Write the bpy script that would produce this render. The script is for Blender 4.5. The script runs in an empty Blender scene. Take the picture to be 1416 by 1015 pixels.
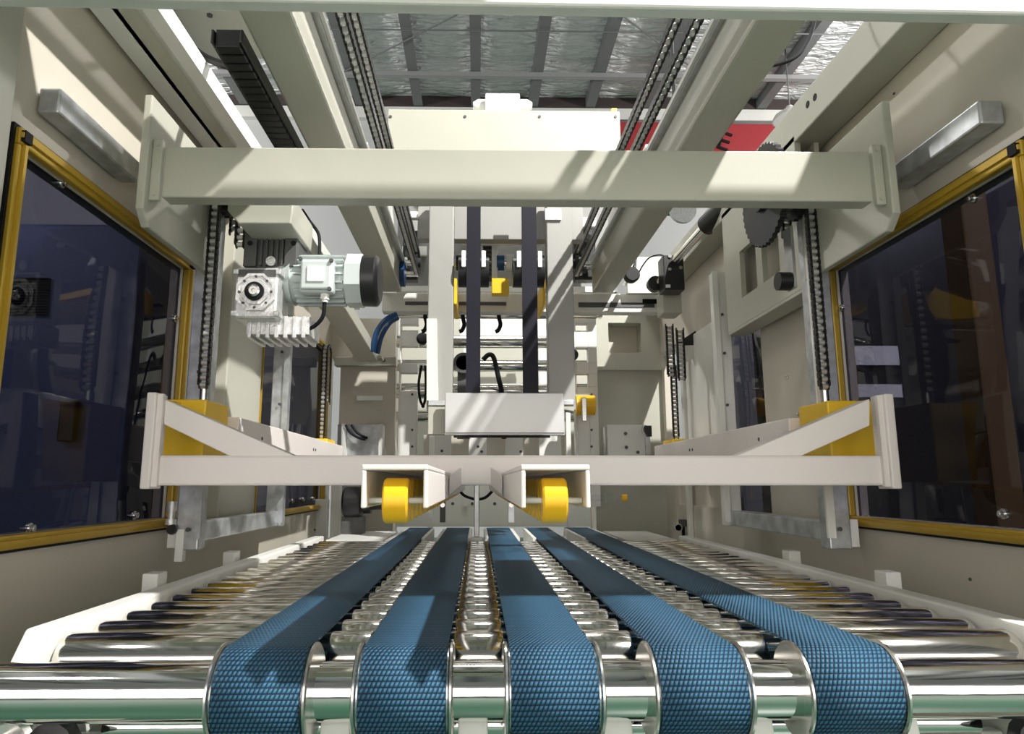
import bpy, bmesh, math, random
from mathutils import Vector, Matrix
random.seed(7)
S = bpy.context.scene
COL = S.collection
PI = math.pi

# ------------------------------------------------------------------ camera, world, lamps, exposure
F, CX, CY = 960.0, 676.0, 507.0
TH, PSI = math.atan(161/960), math.atan(15/960)
cam = bpy.data.cameras.new('camera')
cam.sensor_width = 36; cam.lens = 36*F/1416
cam.shift_x = (708-CX)/1416; cam.shift_y = 0
cam.clip_start = .02; cam.clip_end = 200
camo = bpy.data.objects.new('camera', cam); COL.objects.link(camo)
camo.location = (0, 0, 0)
camo.rotation_euler = (PI/2+TH, 0, -PSI)
S.camera = camo

w = bpy.data.worlds.new('hall_air'); S.world = w; w.use_nodes = True
bg = w.node_tree.nodes['Background']; bg.inputs[0].default_value = (1, .99, .97, 1); bg.inputs[1].default_value = .27

def lamp(name, kind, loc, energy, target=None, **kw):
    l = bpy.data.lights.new(name, kind); l.energy = energy
    for k, v in kw.items(): setattr(l, k, v)
    o = bpy.data.objects.new(name, l); COL.objects.link(o); o.location = loc
    if target is not None:
        o.rotation_euler = (Vector(target)-Vector(loc)).to_track_quat('-Z', 'Y').to_euler()
    return o
lamp('high_bay_light', 'SPOT', (2.1, -.4, 3.6), 1750, (.08, 1.6, 0), spot_size=math.radians(100), spot_blend=.3, shadow_soft_size=.045, color=(1, .98, .95))
lamp('front_fill', 'AREA', (0, -3.4, .5), 200, (0, 2, 0), shape='RECTANGLE', size=11, size_y=2.4, color=(1, .95, .89))  # added fill behind the camera, brightens front faces and side walls
lamp('rear_fill', 'AREA', (.1, 3.75, 1.9), 4, (.1, 3.7, 0), size=.9, color=(1, 1, 1))  # added fill inside the rear chamber, no fixture there
for x, y in ((-8, 7.5), (8, 7.5), (-3, -.8), (6, 1)): lamp('hall_fill', 'POINT', (x, y, 5.3 if y > 5 else 4.2), 1300 if y > 5 else 150, shadow_soft_size=.25, color=(1, .98, .96))  # added point fills: far pair lifts the roof, near pair the machine sides

lamp('rear_top_fill', 'AREA', (.15, 2.75, 2.7), 26, (.1, 3.2, -.1), size=.5, color=(1, 1, .97))  # added fill from above to brighten the rear panels
lamp('outside_fill', 'SPOT', (-1.7, .85, 1.0), 60, (-1.15, 1.72, .1), spot_size=math.radians(75), spot_blend=.5, shadow_soft_size=.05)  # added spot to brighten the navy cabinet behind the left glass
lamp('outside_fill', 'SPOT', (2.2, .7, 1.4), 60, (1.9, 2.05, .2), spot_size=math.radians(75), spot_blend=.5, shadow_soft_size=.05)  # added spot to brighten the racks behind the right glass
S.view_settings.view_transform = 'Standard'; S.view_settings.look = 'None'
S.view_settings.gamma = 1; S.view_settings.use_curve_mapping = False
S.view_settings.exposure = -0.1

# ------------------------------------------------------------------ picture ray helper (real distances are always given)
fw = Vector((math.sin(PSI)*math.cos(TH), math.cos(PSI)*math.cos(TH), math.sin(TH)))
rt = Vector((math.cos(PSI), -math.sin(PSI), 0))
up = Vector((-math.sin(PSI)*math.sin(TH), -math.cos(PSI)*math.sin(TH), math.cos(TH)))
def at(x, y, X=None, Y=None, Z=None):
    d = fw+rt*((x-CX)/F)+up*((CY-y)/F)
    t = X/d.x if X is not None else (Y/d.y if Y is not None else Z/d.z)
    return d*t

# ------------------------------------------------------------------ materials
def mat(name, col, rough=.45, metal=0, var=.0, vscale=8, bump=0, bscale=40, spec=.5, stretch=None, tint=None):
    m = bpy.data.materials.new(name); m.use_nodes = True
    nt = m.node_tree; b = nt.nodes['Principled BSDF']
    b.inputs['Base Color'].default_value = (*col, 1)
    b.inputs['Roughness'].default_value = rough; b.inputs['Metallic'].default_value = metal
    b.inputs['Specular IOR Level'].default_value = spec
    if var or bump:
        tc = nt.nodes.new('ShaderNodeTexCoord'); mp = nt.nodes.new('ShaderNodeMapping')
        nt.links.new(tc.outputs['Object'], mp.inputs[0])
        if stretch: mp.inputs['Scale'].default_value = stretch
    if var:
        n = nt.nodes.new('ShaderNodeTexNoise'); n.inputs['Scale'].default_value = vscale; n.inputs['Detail'].default_value = 4
        nt.links.new(mp.outputs[0], n.inputs['Vector'])
        r = nt.nodes.new('ShaderNodeValToRGB')
        c2 = tint or tuple(c*(1-var) for c in col)
        r.color_ramp.elements[0].position = .35; r.color_ramp.elements[1].position = .65
        r.color_ramp.elements[0].color = (*c2, 1); r.color_ramp.elements[1].color = (*col, 1)
        nt.links.new(n.outputs[0], r.inputs[0]); nt.links.new(r.outputs[0], b.inputs['Base Color'])
    if bump:
        n = nt.nodes.new('ShaderNodeTexNoise'); n.inputs['Scale'].default_value = bscale; n.inputs['Detail'].default_value = 3
        nt.links.new(mp.outputs[0], n.inputs['Vector'])
        bp = nt.nodes.new('ShaderNodeBump'); bp.inputs['Strength'].default_value = bump; bp.inputs['Distance'].default_value = .01
        nt.links.new(n.outputs[0], bp.inputs['Height']); nt.links.new(bp.outputs[0], b.inputs['Normal'])
    return m

CREAM = mat('cream_paint', (.47, .465, .39), .42, var=.05, vscale=3)
CREAMB = mat('cream_panel', (.60, .555, .47), .42, var=.05, vscale=2)
WHITE = mat('white_paint', (.78, .775, .73), .4, var=.03, vscale=3)
PWHITE = mat('pinkish_white_paint', (.84, .775, .735), .42, var=.04, vscale=3)
GALV = mat('galvanised_steel', (.62, .64, .66), .38, .75, var=.35, vscale=25)
ZINC = mat('brushed_zinc', (.55, .56, .56), .3, .8, var=.2, vscale=30)
CHROME = mat('chrome', (.80, .79, .77), .07, 1, bump=.012, bscale=18, stretch=(.6, 8, 8))
CHROMER = mat('chrome_roller', (.80, .775, .73), .11, 1, var=.10, vscale=6, bump=.015, bscale=14, stretch=(.7, 8, 8))
STEEL = mat('turned_steel', (.70, .69, .66), .22, 1)
BLACK = mat('black_rubber', (.012, .012, .014), .6, spec=.15)
BLKP = mat('black_plastic', (.010, .010, .011), .35)
CHAIN = mat('chain_steel', (.045, .043, .042), .38, .7)
CHROLL = mat('chain_roller_steel', (.62, .61, .59), .35, .6)
SPROCK = mat('blackened_sprocket', (.03, .03, .032), .5, .4)
IRON = mat('dark_cast_iron', (.085, .085, .085), .5, .2, bump=.1, bscale=300)
ALU = mat('cast_aluminium', (.74, .74, .73), .36, .55, var=.2, vscale=60, bump=.15, bscale=200)
MOTOR = mat('motor_grey_paint', (.52, .57, .56), .4)
YEL = mat('yellow_paint', (.95, .60, .02), .4, var=.08, vscale=6)
YELW = mat('yellow_urethane', (.90, .50, .012), .35)
OCHRE = mat('ochre_anodised_profile', (.56, .36, .035), .36, .25, var=.15, vscale=6)
NAVY = mat('navy_cabinet_paint', (.085, .115, .22), .5)
GREENF = mat('green_epoxy_floor', (.03, .10, .06), .4, var=.25, vscale=1.5)
HALLW = mat('hall_wall_cladding', (.55, .55, .55), .7)
DARKR = mat('dark_red_brown_fascia', (.055, .04, .04), .7)
RED = mat('red_banner_cloth', (.36, .028, .035), .7)
TEAL = mat('teal_paint', (.03, .25, .20), .45)
PURL = mat('grey_purlin_steel', (.16, .165, .165), .6)
BLUEH = mat('blue_hose', (.01, .06, .18), .4)
PBELT = mat('dark_toothed_belt', (.010, .010, .018), .5, spec=.25)
MASTC = mat('mast_grey_cream_paint', (.37, .365, .34), .42, var=.05, vscale=3)
BACKG = mat('rear_grey_paint', (.22, .22, .21), .5)
PAPER = mat('label_white', (.85, .85, .82), .6)
SATIN = mat('satin_aluminium', (.58, .58, .57), .42, .55)
PINK = mat('pale_mauve_panel', (.62, .52, .53), .5)
LEDG = bpy.data.materials.new('green_indicator'); LEDG.use_nodes = True
_b = LEDG.node_tree.nodes['Principled BSDF']; _b.inputs['Base Color'].default_value = (.5, .7, .05, 1)
_b.inputs['Emission Color'].default_value = (.7, .9, .1, 1); _b.inputs['Emission Strength'].default_value = 1.2

def glass_mat(name, tint, refl, bump):
    m = bpy.data.materials.new(name); m.use_nodes = True; nt = m.node_tree; nt.nodes.clear()
    o = nt.nodes.new('ShaderNodeOutputMaterial'); mx = nt.nodes.new('ShaderNodeMixShader')
    tr = nt.nodes.new('ShaderNodeBsdfTransparent'); gl = nt.nodes.new('ShaderNodeBsdfGlossy'); fr = nt.nodes.new('ShaderNodeLayerWeight')
    tr.inputs[0].default_value = (*tint, 1); gl.inputs['Roughness'].default_value = .015; gl.inputs[0].default_value = (refl, refl, refl, 1)
    fr.inputs[0].default_value = .5
    pw = nt.nodes.new('ShaderNodeMath'); pw.operation = 'POWER'; pw.inputs[1].default_value = 4.5; nt.links.new(fr.outputs['Facing'], pw.inputs[0])
    ma = nt.nodes.new('ShaderNodeMath'); ma.operation = 'MULTIPLY_ADD'; ma.inputs[1].default_value = .95; ma.inputs[2].default_value = .045; nt.links.new(pw.outputs[0], ma.inputs[0])
    tc = nt.nodes.new('ShaderNodeTexCoord'); n = nt.nodes.new('ShaderNodeTexNoise'); n.inputs['Scale'].default_value = 3.2; n.inputs['Detail'].default_value = 0
    bp = nt.nodes.new('ShaderNodeBump'); bp.inputs['Strength'].default_value = bump; bp.inputs['Distance'].default_value = .03
    nt.links.new(tc.outputs['Object'], n.inputs['Vector']); nt.links.new(n.outputs[0], bp.inputs['Height'])
    nt.links.new(bp.outputs[0], gl.inputs['Normal']); nt.links.new(bp.outputs[0], fr.inputs['Normal'])
    nt.links.new(ma.outputs[0], mx.inputs[0]); nt.links.new(tr.outputs[0], mx.inputs[1]); nt.links.new(gl.outputs[0], mx.inputs[2])
    nt.links.new(mx.outputs[0], o.inputs[0])
    return m
SMOKE = glass_mat('smoked_glass', (.28, .28, .33), .38, .35)
CLEAR = glass_mat('clear_plastic', (.93, .94, .95), 1, 0)

def foil_mat():
    m = mat('silver_roof_foil', (.86, .87, .87), .4, .3)
    nt = m.node_tree; b = nt.nodes['Principled BSDF']
    tc = nt.nodes.new('ShaderNodeTexCoord'); mp = nt.nodes.new('ShaderNodeMapping')
    mp.inputs['Rotation'].default_value = (0, 0, math.radians(28)); mp.inputs['Scale'].default_value = (.9, 3.2, 1)
    n = nt.nodes.new('ShaderNodeTexNoise'); n.inputs['Scale'].default_value = 3.2; n.inputs['Detail'].default_value = 3; n.inputs['Distortion'].default_value = .6
    bp = nt.nodes.new('ShaderNodeBump'); bp.inputs['Strength'].default_value = .9; bp.inputs['Distance'].default_value = .25
    nt.links.new(tc.outputs['Object'], mp.inputs[0]); nt.links.new(mp.outputs[0], n.inputs['Vector'])
    nt.links.new(n.outputs[0], bp.inputs['Height']); nt.links.new(bp.outputs[0], b.inputs['Normal'])
    return m
FOIL = foil_mat()

def belt_mat():
    m = mat('blue_woven_belt', (.02, .12, .24), .55, spec=.3)
    nt = m.node_tree; b = nt.nodes['Principled BSDF']; N = nt.nodes.new; L = nt.links.new
    uv = N('ShaderNodeUVMap'); sp = N('ShaderNodeSeparateXYZ'); L(uv.outputs[0], sp.inputs[0])
    def math_(op, a, c=None):
        k = N('ShaderNodeMath'); k.operation = op
        for i, v in enumerate((a, c)):
            if v is None: continue
            if isinstance(v, (int, float)): k.inputs[i].default_value = v
            else: L(v, k.inputs[i])
        return k.outputs[0]
    v = math_('DIVIDE', sp.outputs[1], .0062); fl = math_('FLOOR', v)
    sv = math_('ABSOLUTE', math_('SINE', math_('MULTIPLY', v, PI)))
    u = math_('ADD', math_('DIVIDE', sp.outputs[0], .0051), math_('MULTIPLY', fl, .5))
    u = math_('ADD', u, math_('MULTIPLY', math_('FRACT', v), .45))
    su = math_('ABSOLUTE', math_('SINE', math_('MULTIPLY', u, PI)))
    h = math_('MULTIPLY', math_('POWER', sv, .7), math_('POWER', su, .8))
    r = N('ShaderNodeValToRGB'); L(h, r.inputs[0])
    r.color_ramp.elements[0].position = .1; r.color_ramp.elements[1].position = .9
    r.color_ramp.elements[0].color = (.004, .020, .042, 1); r.color_ramp.elements[1].color = (.046, .15, .255, 1)
    L(r.outputs[0], b.inputs['Base Color'])
    bp = N('ShaderNodeBump'); bp.inputs['Strength'].default_value = .8; bp.inputs['Distance'].default_value = .0018
    L(h, bp.inputs['Height']); L(bp.outputs[0], b.inputs['Normal'])
    return m
BELT = belt_mat()

# ------------------------------------------------------------------ mesh builder
class M:
    def __init__(s): s.v = []; s.f = []; s.sm = []
    def add(s, vs, fs, smooth=False):
        n = len(s.v); s.v += [Vector(p) for p in vs]; s.f += [[i+n for i in f] for f in fs]; s.sm += [smooth]*len(fs); return s
    def hexa(s, a, b):   # a, b: quads (4 points), front and back
        return s.add(list(a)+list(b), [(0, 1, 2, 3), (7, 6, 5, 4), (0, 4, 5, 1), (1, 5, 6, 2), (2, 6, 7, 3), (3, 7, 4, 0)])
    def box(s, x0, x1, y0, y1, z0, z1):
        return s.hexa([(x0, y0, z0), (x1, y0, z0), (x1, y0, z1), (x0, y0, z1)], [(x0, y1, z0), (x1, y1, z0), (x1, y1, z1), (x0, y1, z1)])
    def prism(s, pts, ext):
        n = len(pts); e = Vector(ext); P = [Vector(p) for p in pts]
        return s.add(P+[p+e for p in P], [tuple(range(n)), tuple(range(2*n-1, n-1, -1))]+[(i, i+n, (i+1) % n+n, (i+1) % n) for i in range(n)])
    def lathe(s, p, ax, prof, n=20, a0=0):   # prof: (t, r) along ax
        ax = Vector(ax).normalized(); p = Vector(p)
        u = ax.orthogonal().normalized(); w_ = ax.cross(u)
        vs = []; fs = []
        for t, r in prof:
            for k in range(n):
                a = a0+2*PI*k/n; vs.append(p+ax*t+(u*math.cos(a)+w_*math.sin(a))*r)
        b = len(s.v); s.v += vs
        for i in range(len(prof)-1):
            flat = abs(prof[i+1][0]-prof[i][0]) < 1e-6
            for k in range(n):
                k2 = (k+1) % n
                s.f.append([b+i*n+k, b+i*n+k2, b+(i+1)*n+k2, b+(i+1)*n+k]); s.sm.append(not flat)
        if prof[0][1] > 1e-5: s.f.append([b+k for k in range(n-1, -1, -1)]); s.sm.append(False)
        if prof[-1][1] > 1e-5: s.f.append([b+(len(prof)-1)*n+k for k in range(n)]); s.sm.append(False)
        return s
    def cyl(s, p0, p1, r, r1=None, n=18):
        p0 = Vector(p0); p1 = Vector(p1); d = p1-p0
        return s.lathe(p0, d, [(0, r), (d.length, r if r1 is None else r1)], n)
    def tube(s, pts, r, n=8):
        P = [Vector(p) for p in pts]; rings = []
        t = (P[1]-P[0]).normalized(); u = t.orthogonal().normalized()
        b = len(s.v)
        for i, p in enumerate(P):
            t = (P[min(i+1, len(P)-1)]-P[max(i-1, 0)]).normalized()
            u = (u-t*u.dot(t)).normalized(); w_ = t.cross(u)
            s.v += [p+(u*math.cos(2*PI*k/n)+w_*math.sin(2*PI*k/n))*r for k in range(n)]
        for i in range(len(P)-1):
            for k in range(n):
                k2 = (k+1) % n; s.f.append([b+i*n+k, b+i*n+k2, b+(i+1)*n+k2, b+(i+1)*n+k]); s.sm.append(True)
        s.f.append([b+k for k in range(n-1, -1, -1)]); s.sm.append(False)
        s.f.append([b+(len(P)-1)*n+k for k in range(n)]); s.sm.append(False)
        return s
    def bar(s, p0, p1, w_, h, upv=(0, 0, 1)):   # rectangular bar p0->p1
        p0 = Vector(p0); p1 = Vector(p1); t = (p1-p0).normalized(); u = Vector(upv); u = (u-t*u.dot(t)).normalized(); r = t.cross(u)
        q = lambda p: [p-r*w_/2-u*h/2, p+r*w_/2-u*h/2, p+r*w_/2+u*h/2, p-r*w_/2+u*h/2]
        return s.hexa(q(p0), q(p1))
    def pbox(s, x0, y0, x1, y1, Y, dy):          # a box whose front face at distance Y spans these corners
        a = at(x0, y1, Y=Y); c = at(x1, y0, Y=Y)
        return s.box(a.x, c.x, Y, Y+dy, a.z, c.z)
    def grid(s, axis, c0, c1, us, vs, holes):    # plate with rectangular holes; axis 'x' (u=y, v=z) or 'y' (u=x, v=z)
        us = sorted(set(us)); vs = sorted(set(vs))
        for i in range(len(us)-1):
            for j in range(len(vs)-1):
                a, b, c, d = us[i], us[i+1], vs[j], vs[j+1]; m, n = (a+b)/2, (c+d)/2
                if any(h[0] < m < h[1] and h[2] < n < h[3] for h in holes): continue
                if axis == 'x': s.box(c0, c1, a, b, c, d)
                else: s.box(a, b, c0, c1, c, d)
        return s
    def build(s, name, m, parent=None, bev=0):
        base = ROOT.get(parent.name, Vector()) if parent else Vector()
        me = bpy.data.meshes.new(name)
        me.from_pydata([tuple(p-base) for p in s.v], [], s.f)
        me.polygons.foreach_set('use_smooth', s.sm)
        bm = bmesh.new(); bm.from_mesh(me); bmesh.ops.recalc_face_normals(bm, faces=bm.faces)
        for e in bm.edges:
            if len(e.link_faces) == 2 and e.calc_face_angle(0) > .65: e.smooth = False
        bm.to_mesh(me); bm.free()
        me.materials.append(m)
        o = bpy.data.objects.new(name, me); COL.objects.link(o)
        if parent: o.parent = parent; ROOT[o.name] = base
        else: ROOT[o.name] = Vector()
        if bev:
            b = o.modifiers.new('edges', 'BEVEL'); b.width = bev; b.segments = 2; b.limit_method = 'ANGLE'; b.angle_limit = math.radians(50)
        return o
ROOT = {}
def tag(o, label=None, cat=None, group=None, kind=None):
    if label: o['label'] = label
    if cat: o['category'] = cat
    if group: o['group'] = group
    if kind: o['kind'] = kind
    return o
def thing(name, loc, label, cat, group=None):
    o = bpy.data.objects.new(name, None); COL.objects.link(o); o.location = loc; o.empty_display_size = .05
    ROOT[o.name] = Vector(loc)
    return tag(o, label, cat, group)
def copy(o, parent=None, d=None):
    c = o.copy(); COL.objects.link(c)
    if parent is not None: c.parent = parent
    if d is not None: c.location = o.location+Vector(d)
    ROOT[c.name] = ROOT.get(parent.name, Vector()) if parent else Vector()
    return c
ORD = ['first', 'second', 'third', 'fourth', 'fifth', 'sixth', 'seventh', 'eighth', 'ninth', 'tenth', 'eleventh', 'twelfth', 'thirteenth',
       'fourteenth', 'fifteenth', 'sixteenth', 'seventeenth', 'eighteenth', 'nineteenth', 'twentieth', 'twenty-first']
XC = .085        # machine centre line
FZ = -.95        # hall floor
BZ = -.185       # belt plane

# ================================================================== SETTING: the hall
tag(M().box(-16, 16, -12, 13.2, FZ-.1, FZ).build('floor', GREENF), kind='structure')
ceil = tag(M().box(-16, 16, -12, 13.2, 7.5, 7.6).build('ceiling', FOIL), kind='structure')
p0 = None
for i in range(-11, 12):
    x = -.09+i*1.125
    if p0 is None: p0 = M().box(-.06, .06, -6, 12.6, 7.28, 7.49).box(.06, .12, -6, 12.6, 7.28, 7.30).build('purlin', PURL, ceil); p0.location.x = x
    else: c = copy(p0, ceil); c.location.x = x
M().box(-12.9, 12.9, 11.4, 11.5, 7.2, 7.28).build('girder', mat('girder_grey', (.3, .3, .3), .6), ceil)
for y in (7.2, 9.2, 10.2):
    M().cyl((-14, y, 7.24), (14, y, 7.24), .012, n=6).build('tie_rod', PURL, ceil)
for x0, x1 in ((-2.4, 1.3), (.9, 4.0), (-5.2, -2.2)):
    s = 1 if x0 != .9 else -1
    M().cyl((x0 if s > 0 else x1, 11.4, 7.26), (x1 if s > 0 else x0, 8.6, 7.26), .014, n=6).build('brace_rod', PURL, ceil)
wb = tag(M().box(-16, 16, 12.7, 12.85, FZ, 7.5).build('wall_back', HALLW), kind='structure')
M().box(-12.9, 12.9, 12.58, 12.7, 7.28, 7.5).build('fascia', DARKR, wb)
M().box(-12.9, 12.9, 12.56, 12.7, 7.03, 7.26).build('light_band', WHITE, wb)
for sx, nm in ((-1, 'wall_left'), (1, 'wall_right')):
    x = 13*sx
    ww = tag(M().grid('x', x, x+.15*sx, [-12, 13.2]+[k for y in (-9, -5, -1, 3, 7) for k in (y, y+2.2)], [FZ, .6, 3.2, 4.2, 7.0, 7.5],
                      [(y, y+2.2, .6, 3.2) for y in (-9, -5, -1, 3, 7)]+[(-12, 13.2, 4.2, 7.0)]).build(nm, HALLW), kind='structure')
    for y in (-9, -5, -1, 3, 7):
        f = M()
        for yy in (y, y+.7, y+1.4, y+2.14): f.box(x, x+.06*sx, yy, yy+.06, .6, 3.2)
        for z in (.6, 1.85, 3.14): f.box(x, x+.06*sx, y, y+2.2, z, z+.06)
        wf = f.build('window_frame', PURL, ww)
        M().box(x+.02*sx, x+.03*sx, y, y+2.2, .6, 3.2).build('pane', CLEAR, wf)

# far things in the hall
def banner(px, Y, label, hook=False):
    a, c = at(px[0], px[3], Y=Y), at(px[2], px[1], Y=Y)
    t = thing('banner', (a.x, Y, a.z), label, 'banner')
    M().box(a.x, c.x, Y, Y+.03, a.z, c.z).build('cloth', RED, t)
    M().cyl((a.x-.05, Y+.015, c.z), (c.x+.05, Y+.015, c.z), .03, n=8).build('top_rod', PURL, t)
    return t
bn = banner((850, 167, 915, 240), 12.55, 'small red banner hanging on the far wall behind the right pair of roller chains')
bn2 = banner((980, 170, 1110, 260), 12.55, 'wide red banner with black lettering on the far wall beyond the right overhead rail')
a = at(988, 203, Y=12.53)
cu = bpy.data.curves.new('letters', 'FONT'); cu.body = 'E'; cu.size = .55; cu.extrude = .01
to = bpy.data.objects.new('tmp', cu); COL.objects.link(to)
dg = bpy.context.evaluated_depsgraph_get(); me = bpy.data.meshes.new_from_object(to.evaluated_get(dg)); bpy.data.objects.remove(to)
lo = bpy.data.objects.new('lettering', me); COL.objects.link(lo); me.materials.append(BLACK); lo.parent = bn2
lo.rotation_euler = (PI/2, .35, 0); lo.location = Vector((a.x, 12.52, a.z))-ROOT[bn2.name]
a = at(1092, 150, Y=11)
t = thing('hall_lamp', a, 'round bell shaped lamp hanging from the hall roof at upper right', 'lamp')
M().lathe(a, (0, 0, -1), [(-.05, .05), (0, .08), (.12, .26), (.2, .3), (.21, .28), (.21, 0)], 20).build('lamp_shade', WHITE, t)
M().cyl(a, (a.x, a.y, 7.5), .012, n=6).build('hanger', PURL, t)
a = at(940, 296, Y=6.5)
t = thing('crane_hook', a, 'teal crane pulley block with a chain wheel far behind the right rail', 'hook')
M().box(a.x-.16, a.x+.1, 6.4, 6.6, a.z+.02, a.z+.3).build('pulley_housing', TEAL, t, .01)
M().lathe(a, (0, 1, 0), [(-.12, .09), (-.12, .13), (-.08, .13), (-.08, .09)], 18).build('chain_wheel', ALU, t)
M().cyl((a.x, 6.5, a.z+.3), (a.x, 6.5, 7.5), .02, n=6).build('hanger', PURL, t)

# ================================================================== MACHINE SHELL
WLX, WRX = -.726, .886           # inner faces of the side walls
WIN_L = (1.035, 1.655, -.078, .520); WIN_L2 = (2.27, 3.25, -.095, .62)
WIN_R = (1.05, 1.645, -.075, .520); WIN_R2 = (2.12, 2.42, -.09, .52); WIN_R3 = (2.9, 3.25, .1, .60); WIN_R4 = (2.55, 3.1, -.09, .02)
def side_wall(x0, x1, holes, y0, y1, label):
    us = [y0, y1]+[k for h in holes for k in h[:2]]; vs = [FZ, .95]+[k for h in holes for k in h[2:]]
    t = thing('machine_side_wall', (x0, y0, FZ), label, 'machine panel')
    M().grid('x', x0, x1, us, vs, holes).build('wall_sheet', CREAMB, t)
    return t
wl = side_wall(WLX-.03, WLX, [WIN_L, WIN_L2], .98, 3.45, 'cream painted left side wall of the machine with two smoked glass window openings')
wr = side_wall(WRX, WRX+.03, [WIN_R, WIN_R2, WIN_R3, WIN_R4], .80, 3.45, 'cream painted right side wall of the machine with a yellow framed window opening')
# wall pillars, ledges
M().box(WLX, WLX+.035, 1.90, 2.2, -.11, .95).build('wall_pillar', CREAM, wl, .004)
M().box(WLX, WLX+.02, 3.28, 3.36, -.5, .6).build('wall_edge', WHITE, wl, .003)
M().box(WRX-.012, WRX, 2.46, 2.88, .15, .60).build('white_cover', WHITE, wr, .006)
M().box(WRX-.02, WRX, 2.9, 2.93, -.5, .62).build('wall_edge', WHITE, wr, .003)
for (y, z) in ((1.95, .3), (1.9, .19), (2.0, -.30)): M().lathe((WRX, y, z), (-1, 0, 0), [(0, .006), (.004, .006), (.006, .003)], 10).build('bolt', STEEL, wr)
for (y, z) in ((1.28, -.17), (1.5, -.2)):
    M().lathe((WRX, y, z), (-1, 0, 0), [(0, .003), (.002, .003)], 8).build('rivet', IRON, wr)
M().lathe((WRX, 1.35, .82), (-1, 0, 0), [(0, .003), (.002, .003)], 8).build('rivet', IRON, wr)

col = tag(M().box(-.80, -.705, .92, .985, FZ, .93).build('corner_column', CREAM, bev=.004), 'cream corner column at the far left edge beside the first yellow framed window', 'column')
tag(M().hexa([(-.8, .86, .657), (.98, .86, .643), (.98, .86, .74), (-.8, .86, .74)], [(-.8, .885, .657), (.98, .885, .643), (.98, .885, .74), (-.8, .885, .74)]).build('entry_beam', WHITE, bev=.004), 'pale cream beam spanning the very top of the view nearest the camera', 'beam')
tag(M().box(-.15, 1.15, .77, 1.04, .952, .965).box(-.80, .22, .42, .90, .952, .965).build('shade_plate', CREAM), 'unseen cream plate added above the entry beam to shade the machine', 'cover')  # added out of view, outline set to shade belts, lower beam and left wall

def top_beam(sx, label):
    t = thing('top_side_beam', (XC+sx*.72, .9, .86), label, 'beam')
    X = lambda v: XC+sx*v
    b = lambda a, c, z0, z1: (min(X(a), X(c)), max(X(a), X(c)), .9, 3.4, z0, z1)
    if sx > 0:
        M().box(*b(.715, .80, .853, .95)).build('box_tube', CREAM, t, .004)
        for (px, py) in ((1117, 144), (1127, 134)):
            p = at(px, py, X=X(.715)); M().lathe(p, (-sx, 0, 0), [(0, .009), (.001, .009)], 10).build('bolt_hole', BLACK, t)
    else:
        M().box(*b(.75, .80, .86, .95)).build('web', WHITE, t)
        M().box(*b(.715, .76, .86, .875)).build('bottom_flange', CREAM, t)
        M().box(*b(.745, .75, .875, .94)).build('channel_back', ZINC, t)
        M().box(*b(.675, .705, .86, .90)).build('guide_strip', WHITE, t)
    return t
top_beam(1, 'cream box beam running away along the top of the right wall')
top_beam(-1, 'white channel beam running away along the top of the left wall')

# windows with ochre frames
def window(X, sx, rect, label, bolts, thick=.022, near_open=False, ang=0):
    y0, y1, z0, z1 = rect
    t = thing('framed_window', (X, y0, z0), label, 'window')
    A = lambda a, b: (min(X+sx*a, X+sx*b), max(X+sx*a, X+sx*b))
    def bar(ya, yb, za, zb):
        o = M().box(*A(.001, .016), ya, yb, za, zb).build('frame_bar', OCHRE, t, .003)
        horiz = (yb-ya) > (zb-za)
        m = M()
        if horiz: m.box(*A(.016, .021), ya, yb, za+.35*(zb-za), za+.65*(zb-za))
        else: m.box(*A(.016, .021), ya+.35*(yb-ya), ya+.65*(yb-ya), za, zb)
        m.build('ridge', OCHRE, o)
    w_ = thick
    bar(y0-w_, y1+w_, z1, z1+w_*1.25); bar(y0-w_, y1+w_, z0-w_, z0); bar(y0-w_, y0, z0, z1); bar(y1, y1+w_, z0, z1)
    g = M(); q = .005; A2 = A(-.001, .008)
    g.box(*A2, y0-w_-q, y1+w_+q, z1+w_*1.25, z1+w_*1.25+q).box(*A2, y0-w_-q, y1+w_+q, z0-w_-q, z0-w_).box(*A2, y0-w_-q, y0-w_, z0-w_, z1+w_*1.25).box(*A2, y1+w_, y1+w_+q, z0-w_, z1+w_*1.25)
    g.build('gasket', BLACK, t)
    M().box(*A(-.012, -.006), y0, y1, z0, z1).build('pane', SMOKE, t)
    for (y, z) in bolts:
        b = M().lathe((X-.006*sx, y, z), (sx, 0, 0), [(0, .009), (.004, .009), (.004, .006), (.010, .006), (.010, .003), (.007, .003), (.007, 0)], 12).build('bolt', STEEL, t)
    for yy, zz in ((y0-w_/2, z1+w_*.6), (y1+w_/2, z1+w_*.6), (y0-w_/2, z0-w_/2), (y1+w_/2, z0-w_/2)):
        M().box(*A(.012, .0225), yy-w_*.4, yy+w_*.4, zz-w_*.4, zz+w_*.4).build('corner_plug', BLACK, t)
    return t
bl = lambda l, X: [(lambda p: (p.y, p.z))(at(x, y, X=X)) for x, y in l]
window(WLX, 1, WIN_L, 'near left smoked glass window in an ochre frame with a navy cabinet behind it', bl([(88, 253), (14, 310), (44, 730), (188, 712), (244, 440)], WLX))
window(WLX, 1, WIN_L2, 'far left smoked glass window in an ochre frame beyond the galvanised guide posts', bl([(405, 692), (420, 690), (434, 689)], WLX), .02)
window(WRX, -1, WIN_R, 'right smoked glass window in an ochre frame with a brown post seen behind it', bl([(1343, 274), (1162, 425), (1385, 710)], WRX))
for r, lb in ((WIN_R2, 'narrow smoked glass pane in the right wall between the two guide posts'),):
    y0, y1, z0, z1 = r
    tag(M().box(WRX+.008, WRX+.014, y0, y1, z0, z1).build('wall_pane', SMOKE), lb, 'window')
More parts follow.
